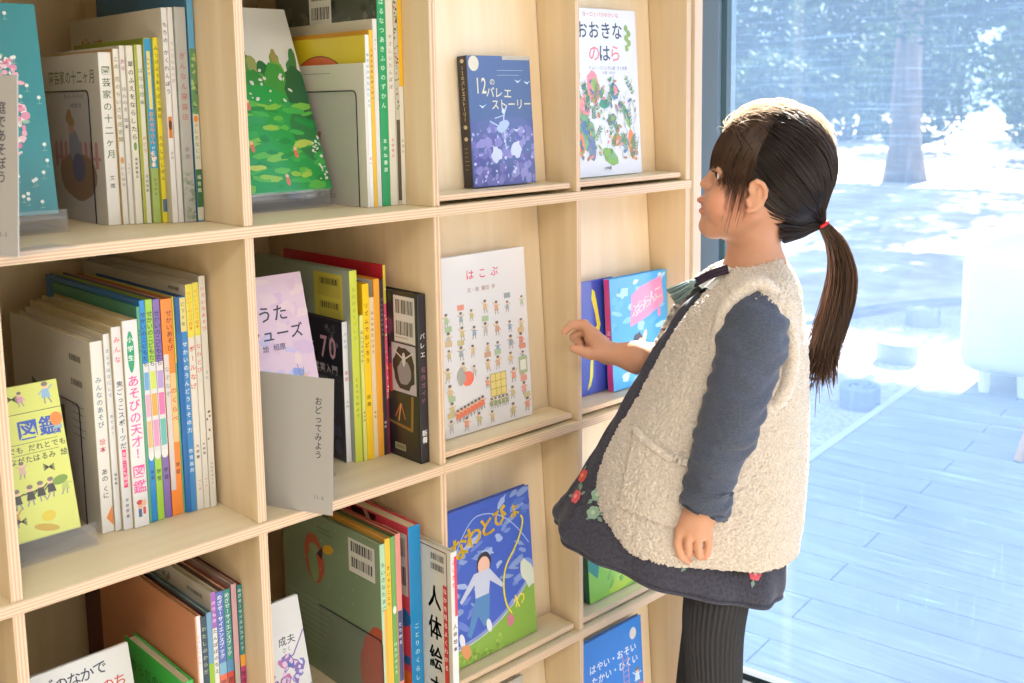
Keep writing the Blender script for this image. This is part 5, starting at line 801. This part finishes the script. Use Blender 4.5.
# ---- hair
HC = np.array(HAIR['cr']); HR = np.array([.0825, .0760, .0820]); TIE = np.array(HAIR['tie'])
m = mat('dark brown hair', '#2a1f1b', .33, .5); M['hair'] = m; out = m.node_tree.nodes['Material Output']
a = N(m, 'ShaderNodeVertexColor', layer_name='Col'); LK(m, a.outputs[0], bsdf(m).inputs['Base Color'])
tr = N(m, 'ShaderNodeBsdfTranslucent'); tr.inputs[0].default_value = (.55, .36, .22, 1); mx = N(m, 'ShaderNodeMixShader'); mx.inputs[0].default_value = .34; LK(m, bsdf(m).outputs[0], mx.inputs[1]); LK(m, tr.outputs[0], mx.inputs[2]); LK(m, mx.outputs[0], out.inputs[0])
m = mat('fine stray hair', '#4a3528', .4, .5); M['finehair'] = m
tr = N(m, 'ShaderNodeBsdfTranslucent'); tr.inputs[0].default_value = (.97, .84, .70, 1); mx = N(m, 'ShaderNodeMixShader'); mx.inputs[0].default_value = .78; LK(m, bsdf(m).outputs[0], mx.inputs[1]); LK(m, tr.outputs[0], mx.inputs[2]); LK(m, mx.outputs[0], m.node_tree.nodes['Material Output'].inputs[0])  # pale translucency puts the backlit rim glow into the stray hair's colour
def dirn(x, y, z): q = np.array([x, y, z], float); return q / np.linalg.norm(q)
def onhead(q, off=0.): return HC + q * HR * (1 + off)
def slerp(a, b, t):
    w = math.acos(np.clip(a @ b, -1, 1)); return a if w < 1e-4 else (math.sin((1 - t) * w) * a + math.sin(t * w) * b) / math.sin(w)
HX = lambda px: (px - 765) * .00136; HZ = lambda py: 1.1361 - (py - 172) * .00139
LINE = [(150, 704), (166, 738), (181, 749), (190, 766), (205, 772), (225, 782), (243, 790)]
def hairline(z):
    zs = [HZ(p) for p, _ in LINE][::-1]; xs = [HX(x) for _, x in LINE][::-1]; return np.interp(z, zs, xs)
# scalp cap
b = MB(); nt_, np_ = 40, 64
def cp(i, j): t, p = PI * i / nt_, 2 * PI * j / np_; return np.array([math.sin(t) * math.cos(p), math.sin(t) * math.sin(p), math.cos(t)])
for i in range(nt_):
    for j in range(np_):
        qs = [onhead(cp(i, j), -.012), onhead(cp(i + 1, j), -.012), onhead(cp(i + 1, j + 1), -.012), onhead(cp(i, j + 1), -.012)]; c = sum(qs) / 4
        if c[0] > hairline(c[2]) + .004 and c[2] > HZ(240): b.face([tuple(q) for q in qs], '#1d1614')
hair = b.build('hair', M['hair'], girl, smooth=True)
def strands(name, paths, parent, r0, cols, mt='hair'):
    b = MB()
    for p in paths:
        n = len(p); r = r0 * R.uniform(.7, 1.25); tube(b, p, [r * (1 - .65 * (k / (n - 1)) ** 3) for k in range(n)], 3, R.choice(cols), cap=False)
    return b.build(name, M[mt], parent, smooth=True)
DARK = ['#1f1c1e', '#252124', '#2c2628', '#1b191b', '#332a28']; BRN = ['#4f3a2c', '#5f4433', '#463328', '#6f513c', '#3c2d25']
qt = (TIE - HC) / HR; qt = qt / np.linalg.norm(qt); paths = []
k = 0
while k < 1500:
    q = dirn(*RNG.normal(size=3)); p = onhead(q)
    if p[0] < hairline(p[2]) + .002 or p[2] < HZ(238) or p[0] < HX(R.uniform(728, 748)) : continue
    if q @ qt > .97: continue
    off = R.uniform(.0, .030); w = R.uniform(-.03, .03); path = []
    end = TIE + np.array([R.uniform(-.004, .004), R.uniform(-.005, .005), R.uniform(-.006, .006)])
    for t in np.linspace(0, 1, 12):
        s_ = slerp(q, qt, t * .97); base = onhead(s_, ((off + .02 * math.sin(PI * t)) + .006 * math.sin(9 * t + w * 90)) if t > 0 else -.02); f_ = max(0, (t - .72) / .28) ** 2; path.append(tuple(base * (1 - f_) + end * f_))
    paths.append(path); k += 1
for sg in (-1, 1):                                                     # strands drawn back from the hairline round the ear
    for py in np.concatenate([np.linspace(158, 184, 90), np.linspace(222, 238, 40)]):
        z = HZ(py); x = hairline(z) + R.uniform(0, .006); yy = 1 - ((x - HC[0]) / HR[0]) ** 2 - ((z - HC[2]) / HR[2]) ** 2
        y = sg * HR[1] * math.sqrt(max(yy, .25)); q = dirn(*((np.array([x, y, z]) - HC) / HR)); path = []
        for t in np.linspace(0, 1, 12): f_ = max(0, (t - .6) / .4) ** 2; path.append(tuple(onhead(slerp(q, qt, t * .97), .004 + .02 * math.sin(PI * t)) * (1 - f_) + TIE * f_))
        paths.append(path)
for _ in range(420):                                                   # nape hair gathered up into the tie
    py = R.uniform(206, 243); ph = R.uniform(-1, 1) * (1.45 - (py - 206) / 37 * .85); p0 = np.array([HX(757) + .0385 * math.cos(ph), .0385 * math.sin(ph), HZ(py)]); md = (p0 + TIE) / 2 + np.array([.002, 0, -.004]); paths.append([tuple(p) for p in spline([p0, md, TIE + np.array([0, R.uniform(-.005, .005), R.uniform(-.005, .005)])], 9)])
strands('back_hair', paths, hair, .00085, DARK)
paths = []
for _ in range(560):
    ph = R.uniform(-1.25, 1.25); c_, s_ = math.cos(ph), math.sin(ph)
    q0 = dirn(-.12 + R.uniform(-.12, .06), s_ * .55, 1 - .25 * abs(s_)); q1 = dirn(-.80 * c_ - .1, s_ * 1.02, .62); 
    if abs(ph) < .45: q2 = dirn(-1.0 * c_, s_, R.uniform(-.10, .14)); mid = .03
    else: q2 = dirn(-.80 * c_ - .42 + R.uniform(-.14, .14), s_ * 1.0, R.uniform(-.34, .0)); mid = .03
    o_ = R.uniform(0, .008); path = [onhead(slerp(q0, q1, t), (.008 + o_ + .008 * t) if t > 0 else -.02) for t in np.linspace(0, 1, 7)] + [onhead(slerp(q1, q2, t), .018 + (.055 if abs(ph) > .45 else .03) * t) for t in np.linspace(.2, 1, 5)]
    if abs(ph) > .45 and R.random() < .62:
        e = path[-1]; L = R.uniform(.012, .078) * R.uniform(.4, 1.); path += [e + np.array([-.007 * t * (L / .05) + .002 * math.sin(5 * t), np.sign(s_) * .003 * t, -L * t]) for t in (.3, .6, 1.)]
    paths.append([tuple(p) for p in path])
strands('fringe', paths, hair, .0007, BRN)
paths = []; PP = [np.array(p) for p in HAIR['pony']]
for _ in range(520):
    a_ = R.uniform(0, 6.28); rr = R.uniform(0, 1) ** .5; n = 16; cut = R.choice((R.uniform(.55, 1.0), R.uniform(.85, 1.0))); sp_ = spline(PP, n); path = []; wv = R.uniform(0, 6.28)
    for i in range(n):
        t = i / (n - 1) * cut; j = t * (n - 1); j0 = min(int(j), n - 2); p = sp_[j0] + (sp_[j0 + 1] - sp_[j0]) * (j - j0)
        w_ = .0055 + .015 * math.sin(min(1, t * 1.35) * PI * .72) + .010 * t * t; path.append(tuple(p + np.array([math.cos(a_) * w_ * rr + .002 * math.sin(6 * t + wv), math.sin(a_) * w_ * rr, .002 * math.sin(7 * t + wv)])))
    paths.append(path)
for _ in range(44):                                                    # loose ends over the vest
    p0 = spline(PP, 16)[R.randint(9, 14)]; d = np.array([R.uniform(-.055, .02), R.uniform(-.04, .01), R.uniform(-.05, -.015)]); paths.append([tuple(p0 + d * t + np.array([0, 0, .012 * math.sin(PI * t)])) for t in np.linspace(0, 1, 8)])
strands('ponytail', paths, hair, .0008, BRN + ['#6a4c36'])
paths = []
for _ in range(1000):
    q = dirn(R.uniform(-.85, .95), R.uniform(-.26, .6), R.uniform(.5, 1.)); q2 = dirn(q[0] + R.uniform(.1, .6), q[1] + R.uniform(-.3, .3), q[2] - R.uniform(0, .3)); h = R.choice((.02, .03, .03, .04, .05, .07, .12))
    paths.append([tuple(onhead(slerp(q, q2, t), .03 + h * math.sin(PI * t * R.uniform(.8, 1.)))) for t in np.linspace(0, 1, 9)])
strands('flyaway_hair', paths, hair, .00036, BRN, 'finehair')
paths = []
for e in EYES:
    for k in range(14):
        t = (k / 13 - .5); p0 = np.array(e) + np.array([-.0080 + .006 * abs(t), t * .015, .003]); paths.append([tuple(p0), tuple(p0 + np.array([-.003, t * .003, .0002])), tuple(p0 + np.array([-.0058, t * .006, .0018]))])
strands('eyelashes', paths, girl, .00035, ['#1a1412'])
b = MB(); d0 = np.array(PP[1]) - np.array(PP[0]); d0 = Vector(d0).normalized(); u = d0.orthogonal().normalized(); v = d0.cross(u)
tube(b, [Vector(TIE) + (u * math.cos(t) + v * math.sin(t)) * .0068 for t in np.linspace(0, 2 * PI, 24)], .0026, 8); b.build('hair_tie', mat('red hair elastic', '#e0262f', .6), hair, smooth=True)
# ---------------------------------------------------------------- outside: deck, gravel, stools, bench, trees
GZ = -1.13
m = mat('blue grey decking', '#8d949c', .55, .35); M['deck'] = m
n1 = N(m, 'ShaderNodeTexNoise'); n1.inputs['Scale'].default_value = 1; n1.inputs['Detail'].default_value = 4; LK(m, coords(m, (60, 2, 60)), n1.inputs['Vector']); LK(m, ramp(m, n1.outputs[0], [(.3, '#868d96'), (.7, '#959ca3')]), bsdf(m).inputs['Base Color'])
M['joint'] = mat('dark joint', '#23272c', .9); M['kerb'] = mat('pale concrete edging', '#b9bcc0', .8)
b = MB(); PW = .1236; x = 1.5148 - 4 * PW; k = -4; g = .0022
while x < 6.6:
    ends = (-5.3, -.035, .352) if k % 2 == 0 else (-5.3, -1.9, .352)
    for a, c in zip(ends[:-1], ends[1:]): dkbox(b, max(x + g, 1.084), x + PW - g, a + g, c - g, GZ + .005, FLOOR - .002, 0)
    x += PW; k += 1
dkbox(b, 1.083, 6.6, -5.3, .36, GZ, GZ + .004, 1); dkbox(b, 1.12, 6.6, .3545, .385, GZ, FLOOR + .001, 2)
struct(b, 'floor_deck', [M['deck'], M['joint'], M['kerb']])
m = mat('sandy ground', '#c9c0b4', .95, .1); M['ground'] = m
n1 = N(m, 'ShaderNodeTexNoise'); n1.inputs['Scale'].default_value = 2.2; n1.inputs['Detail'].default_value = 6; LK(m, coords(m), n1.inputs['Vector']); LK(m, ramp(m, n1.outputs[0], [(.35, '#a89c8c'), (.65, '#d0c8bc')]), bsdf(m).inputs['Base Color'])
b = MB(); b.face([dk(1.1, -30, GZ - .02), dk(60, -30, GZ - .02), dk(60, 60, GZ - .02), dk(1.1, 60, GZ - .02)]); struct(b, 'ground', M['ground'])
m = mat('fine grey gravel', '#c4c2c8', .95, .1); n1 = N(m, 'ShaderNodeTexVoronoi'); n1.inputs['Scale'].default_value = 60; LK(m, coords(m), n1.inputs['Vector']); LK(m, ramp(m, n1.outputs['Distance'], [(.1, '#c2c0c8'), (.7, '#a09fa8')]), bsdf(m).inputs['Base Color'])
arc = spline([(2.2, 2.55, 0), (3.6, 2.30, 0), (4.85, 1.911, 0), (5.32, 1.785, 0), (5.74, 1.55, 0), (6.2, 1.1, 0)], 30)
b = MB(); b.face([dk(1.12, .385, GZ + .002), dk(6.5, .385, GZ + .002)] + [(p[0], p[1], GZ + .002) for p in reversed(arc)] + [dk(1.12, 2.4, GZ + .002)]); struct(b, 'ground_gravel', m)
b = MB(); P = [Vector((p[0], p[1], GZ)) for p in arc]
for p, q in zip(P[:-1], P[1:]):
    d = (q - p).normalized(); s_ = Vector((-d.y, d.x, 0)) * .06; zt = Vector((0, 0, .028)); b.face([p - s_ + zt, q - s_ + zt, q + s_ + zt, p + s_ + zt]); b.face([p - s_, q - s_, q - s_ + zt, p - s_ + zt]); b.face([q + s_, p + s_, p + s_ + zt, q + s_ + zt])
struct(b, 'kerb_arc', mat('grey kerb stone', '#83888f', .85))
M['stool'] = mat('pale blue plastic', '#7f8a9b', .55, .3); M['slot'] = mat('dark slot', '#232b36', .8)
def step(label, x, y, r, h, rot):
    o = empty('stepping_stool', (x, y, GZ + .002), (0, 0, rot)); tag(o, label, 'stool', 'low round stools on the gravel')
    n = 40; prof = [(1.0, 0), (1.0, h * .86), (.985, h * .95), (.94, h), (.0, h)]; b = MB(); V = []
    for f, z in prof:
        for i in range(n):
            w = 2 * PI * i / n; rr = r * f * (1 + .07 * math.cos(2 * w) - .05 * math.exp(-((w - 4.2) / .16) ** 2)); V.append((rr * math.cos(w), rr * math.sin(w), z))
    F_ = [(k * n + i, k * n + (i + 1) % n, (k + 1) * n + (i + 1) % n, (k + 1) * n + i) for k in range(len(prof) - 1) for i in range(n)]; b.mesh(V, F_); b.build('body', M['stool'], o, smooth=False)
    b = MB()
    for (cx, cy, ra, a0, a1) in ((-.28, .0, .42, .6, 2.5), (.28, 0, .42, -2.6, -.6), (0, .05, .16, .3, 3.6), (.1, -.1, .62, 3.3, 4.6)):
        pts = [(r * (cx + ra * math.cos(t)), r * (cy + ra * math.sin(t))) for t in np.linspace(a0, a1, 12)]
        P = Plane(b, (0, 0, h + .0002), (1, 0, 0), (0, 1, 0), (0, 0, 1)); P.W = P.H = 9
        for (a, c), (d, e) in zip(pts[:-1], pts[1:]):
            L = math.hypot(d - a, e - c); nx, ny = -(e - c) / L * r * .045, (d - a) / L * r * .045; b.face([(a + nx, c + ny, h + .0006), (a - nx, c - ny, h + .0006), (d - nx, e - ny, h + .0006), (d + nx, e + ny, h + .0006)])
    b.build('top_slots', M['slot'], o)
step('low round stool with slotted top, nearest to the deck edge', 3.30, .985, .086, .088, .3)
step('low round stool with slotted top, second in the row on the gravel', 4.10, 1.225, .096, .095, 1.2)
step('low round stool with slotted top, last in the row by the curved kerb', 4.93, 1.49, .084, .098, 2.2)
# white bench with wooden legs out on the deck
bn = empty('bench', dk(3.4, -.6, FLOOR), (0, 0, DKR)); tag(bn, 'sunlit white padded bench out on the deck', 'bench')
b = MB(); b.box(.34, 1.15, -.75, .80, .085, .60, bev=.06); o = b.build('cushion', mat('white canvas', '#f2f0ec', .9, .1), bn, smooth=True)
for (px, py) in ((.40, .70), (.40, .55), (1.08, .7), (1.08, -.65)): b = MB(); tube(b, [(px, py, .10), (px, py, .0005)], [.028, .02], 10); b.build('foot', mat('white foot', '#eceae4', .6), bn)
ch = empty('wooden_chair', (3.214, .115, FLOOR), (0, 0, .3)); tag(ch, 'light wooden chair mostly out of frame at the right', 'chair'); M['chairwood'] = mat('light beech', '#c99b72', .5)
b = MB(); b.box(-.15, .15, -.15, .15, .27, .295, bev=.008); b.build('seat', M['chairwood'], ch)
for sx in (-1, 1):
    for sy in (-1, 1): b = MB(); tube(b, [(sx * .11, sy * .11, .272), (sx * .185, sy * .185, .001)], [.019, .014], 10); b.build('leg', M['chairwood'], ch)
b = MB(); b.box(.12, .145, -.15, .15, .2955, .52, bev=.008); b.build('backrest', M['chairwood'], ch)
# trees and shrubs
m = bpy.data.materials.new('leaf'); m.use_nodes = True; M['leaf'] = m; a = N(m, 'ShaderNodeVertexColor', layer_name='Col'); LK(m, a.outputs[0], bsdf(m).inputs['Base Color']); bsdf(m).inputs['Roughness'].default_value = .8; bsdf(m).inputs['Specular IOR Level'].default_value = .15
tr = N(m, 'ShaderNodeBsdfTranslucent'); LK(m, a.outputs[0], tr.inputs[0]); mx = N(m, 'ShaderNodeMixShader'); mx.inputs[0].default_value = .16; LK(m, bsdf(m).outputs[0], mx.inputs[1]); LK(m, tr.outputs[0], mx.inputs[2]); LK(m, mx.outputs[0], m.node_tree.nodes['Material Output'].inputs[0])
M['bark'] = wood('grey brown bark', '#4a4038', '#6b5e52', (9, 9, 2), .9)
GRN = ['#34492a', '#3f5730', '#4a6236', '#2c4226', '#536b3c', '#263c22']
def leaves(name, parent, blobs, n, size, cols=GRN):
    b = MB(); wts = [r[0] * r[1] * r[2] for c, r in blobs]
    for _ in range(n):
        c, r = R.choices(blobs, wts)[0]; q = dirn(*RNG.normal(size=3)) * R.uniform(.55, 1.) ** .6; p = Vector((c[0] + q[0] * r[0], c[1] + q[1] * r[1], c[2] + q[2] * r[2]))
        u = Vector(RNG.normal(size=3)).normalized(); v = u.orthogonal().normalized(); s_ = size * R.uniform(.6, 1.3); b.face([p - u * s_, p + v * s_ * .45, p + u * s_, p - v * s_ * .45], R.choice(cols))
    return b.build(name, M['leaf'], parent)
def tree(label, x, y, rt, h, blobs, n, size, lean=0.):
    o = empty('tree', (x, y, GZ - .02)); tag(o, label, 'tree'); b = MB(); pts = [(lean * t * h + .06 * math.sin(3 * t), .05 * math.sin(4 * t), h * t) for t in np.linspace(0, 1, 9)]; tube(b, pts, [rt * (1.35 if t == 0 else 1) * (1 - .5 * t) for t in np.linspace(0, 1, 9)], 12); tr_ = b.build('trunk', M['bark'], o, smooth=True)
    for c, r in blobs[:4]: b = MB(); tube(b, [pts[6], ((pts[6][0] + c[0]) / 2, (pts[6][1] + c[1]) / 2, (pts[6][2] + c[2]) / 2 + .1), c], [rt * .4, rt * .25, rt * .1], 8); b.build('branch', M['bark'], tr_, smooth=True)
    leaves('crown', o, blobs, n, size); return o
tree('unseen tall tree added to shade the deck, trunk out of sight beside it', 8.7, .3, .20, 4.6, [((-.6, .6, 4.75), (.9, 1.9, .95)), ((-.5, 2.4, 4.8), (.9, 1.7, .9)), ((-.6, -1.4, 4.75), (.9, 1.6, .9)), ((-.4, 4.2, 4.75), (.8, 1.3, .9))], 34000, .10)  # crown shaped to keep sun off the deck but not off the girl
tree('unseen wide tree added further out to shade the gravel, trunk at the right', 11.8, .8, .22, 4.8, [((0, 1.8, 4.6), (.8, 1.6, 1.1)), ((0, 3.2, 4.6), (.8, 1.2, 1.1)), ((.1, .4, 4.7), (1., 1.5, 1.))], 20000, .11)  # added out of view so its crown blocks sun over the gravel
tree('unseen tall tree added to shade the far yard, trunk behind the window jamb', 18, 13.4, .25, 5.2, [((0, -5.2, 5.3), (1.5, 2.0, 1.2)), ((0, -3.2, 5.3), (1.5, 1.8, 1.2)), ((0, -7.0, 5.2), (1.4, 1.6, 1.1))], 9000, .15)  # crown added above the view to cast shade on the far ground
tree('thick trunked tree rising at the back of the yard', 14.1, 6.1, .24, 4.4, [((.4, .6, 5.2), (1.6, 1.8, 1.5)), ((.8, 1.5, 4.6), (1.3, 1.2, 1.0)), ((.9, -.2, 4.7), (1.2, 1.2, 1.0))], 5000, .15, .02)
tree('leafy tree with drooping branches, upper right beyond the glass', 8.9, 1.5, .10, 2.5, [((-.1, 1.0, 2.55), (.9, 1.1, .75)), ((-.2, 1.7, 2.15), (.6, .6, .5)), ((.1, .6, 2.1), (.6, .7, .6)), ((-.3, 1.1, 1.75), (.4, .5, .4))], 4600, .065)
for i, (x, y, r, hh) in enumerate(((23, 17.2, 1.2, 2.6), (22, 13.2, 1.2, 2.3), (21.6, 9.6, 1.2, 2.7), (20.6, 6.2, 1.0, 2.2), (20.4, 2.4, 1.0, 2.4), (25.6, 13.4, .85, 2.6))):
    lab = ('bushy shrub in the back row, left of all the others', 'second bushy shrub from the left in the back row', 'middle bushy shrub of the back row, behind the thick trunk', 'bushy shrub of the back row just right of the thick trunk', 'bushy shrub at the right end of the back row', 'bushy shrub standing just behind the back row, left of the thick trunk')[i]
    o = empty('shrub', (x, y, GZ - .02)); tag(o, lab, 'shrub', 'shrubs along the back of the yard'); bl = [((R.uniform(-.7, .7) * r, R.uniform(-.7, .7) * r, hh * R.uniform(.35, .8)), (r * .8, r * .8, hh * .35)) for _ in range(6)] + [((0, 0, hh * .35), (r, r, hh * .36))]
    leaves('foliage', o, bl, 3000, .13); b = MB()
    for k in range(4): tube(b, [(R.uniform(-.1, .1), R.uniform(-.1, .1), 0), (R.uniform(-.4, .4) * r, R.uniform(-.4, .4) * r, hh * .6)], [.05, .02], 6)
    b.build('stems', M['bark'], o)

for i, (x, y, rt, lab) in enumerate(((30, 26.2, .3, 'tall woodland tree far behind the yard, leftmost of the far row'), (31, 20.4, .35, 'tall woodland tree far behind the yard, second from the left'), (29.5, 14.8, .3, 'tall woodland tree far behind the yard, behind the thick trunk'), (30.6, 9, .35, 'tall woodland tree far behind the yard, right of the thick trunk'), (29, 3.3, .3, 'tall woodland tree far behind the yard, rightmost of the far row'))):
    tree(lab, x, y, rt, 4.6, [((0, 0, 3.4), (2.2, 2.5, 2.2)), ((.3, 1.2, 2.2), (1.8, 1.5, 1.6)), ((0, -1.2, 2.3), (1.8, 1.5, 1.7)), ((0, 0, 5.0), (2., 2.2, 1.6))], 4200, .24)['group'] = 'woodland trees far behind the yard'
# ---------------------------------------------------------------- light
W = bpy.data.worlds.new('sky'); SC.world = W; W.use_nodes = True; bg = W.node_tree.nodes['Background']
bg.inputs[0].default_value = (.55, .71, 1.0, 1); bg.inputs[1].default_value = SKY
sd = bpy.data.lights.new('sun', 'SUN'); so = bpy.data.objects.new('sun', sd); COL.objects.link(so)
sd.energy = SUN; sd.angle = math.radians(.6); sd.color = (1, .95, .86)
so.rotation_euler = Vector((math.cos(SAZ) * math.cos(SEL), math.sin(SAZ) * math.cos(SEL), math.sin(SEL))).to_track_quat('Z', 'Y').to_euler()
M['lamp'] = mat('lit lamp diffuser', '#ffffff', .5, Emission_Color=(1, .93, .82, 1), Emission_Strength=3)
for i, (x, y, e) in enumerate(LAMPS):  # unseen lamps added as fill, placed to brighten the left-facing covers
    o = empty('fill_light', (x, y, CEIL)); tag(o, 'added flat square ceiling light %s' % ('above the aisle' if i == 0 else 'further back in the room'), 'ceiling light', 'fill lights')
    b = MB(); b.box(-.31, .31, -.31, .31, -.03, -.001); b.build('housing', M['ceil'], o)
    b = MB(); b.box(-.29, .29, -.29, .29, -.034, -.0301); b.build('diffuser', M['lamp'], o)
    l = bpy.data.lights.new('lamp', 'AREA'); l.shape = 'SQUARE'; l.size = .56; l.energy = e; l.color = (1, .93, .84); lo = bpy.data.objects.new('lamp', l); COL.objects.link(lo); lo.location = (x, y, CEIL - .04)
vs = SC.view_settings; vs.view_transform = 'Standard'; vs.look = 'None'; vs.exposure = EXPO; vs.gamma = 1; vs.use_curve_mapping = False
SC.cycles.max_bounces = 10; SC.cycles.transparent_max_bounces = 24; SC.cycles.sample_clamp_indirect = 6; SC.cycles.caustics_reflective = False; SC.cycles.caustics_refractive = False
_go and bpy.data.objects.remove(_go)
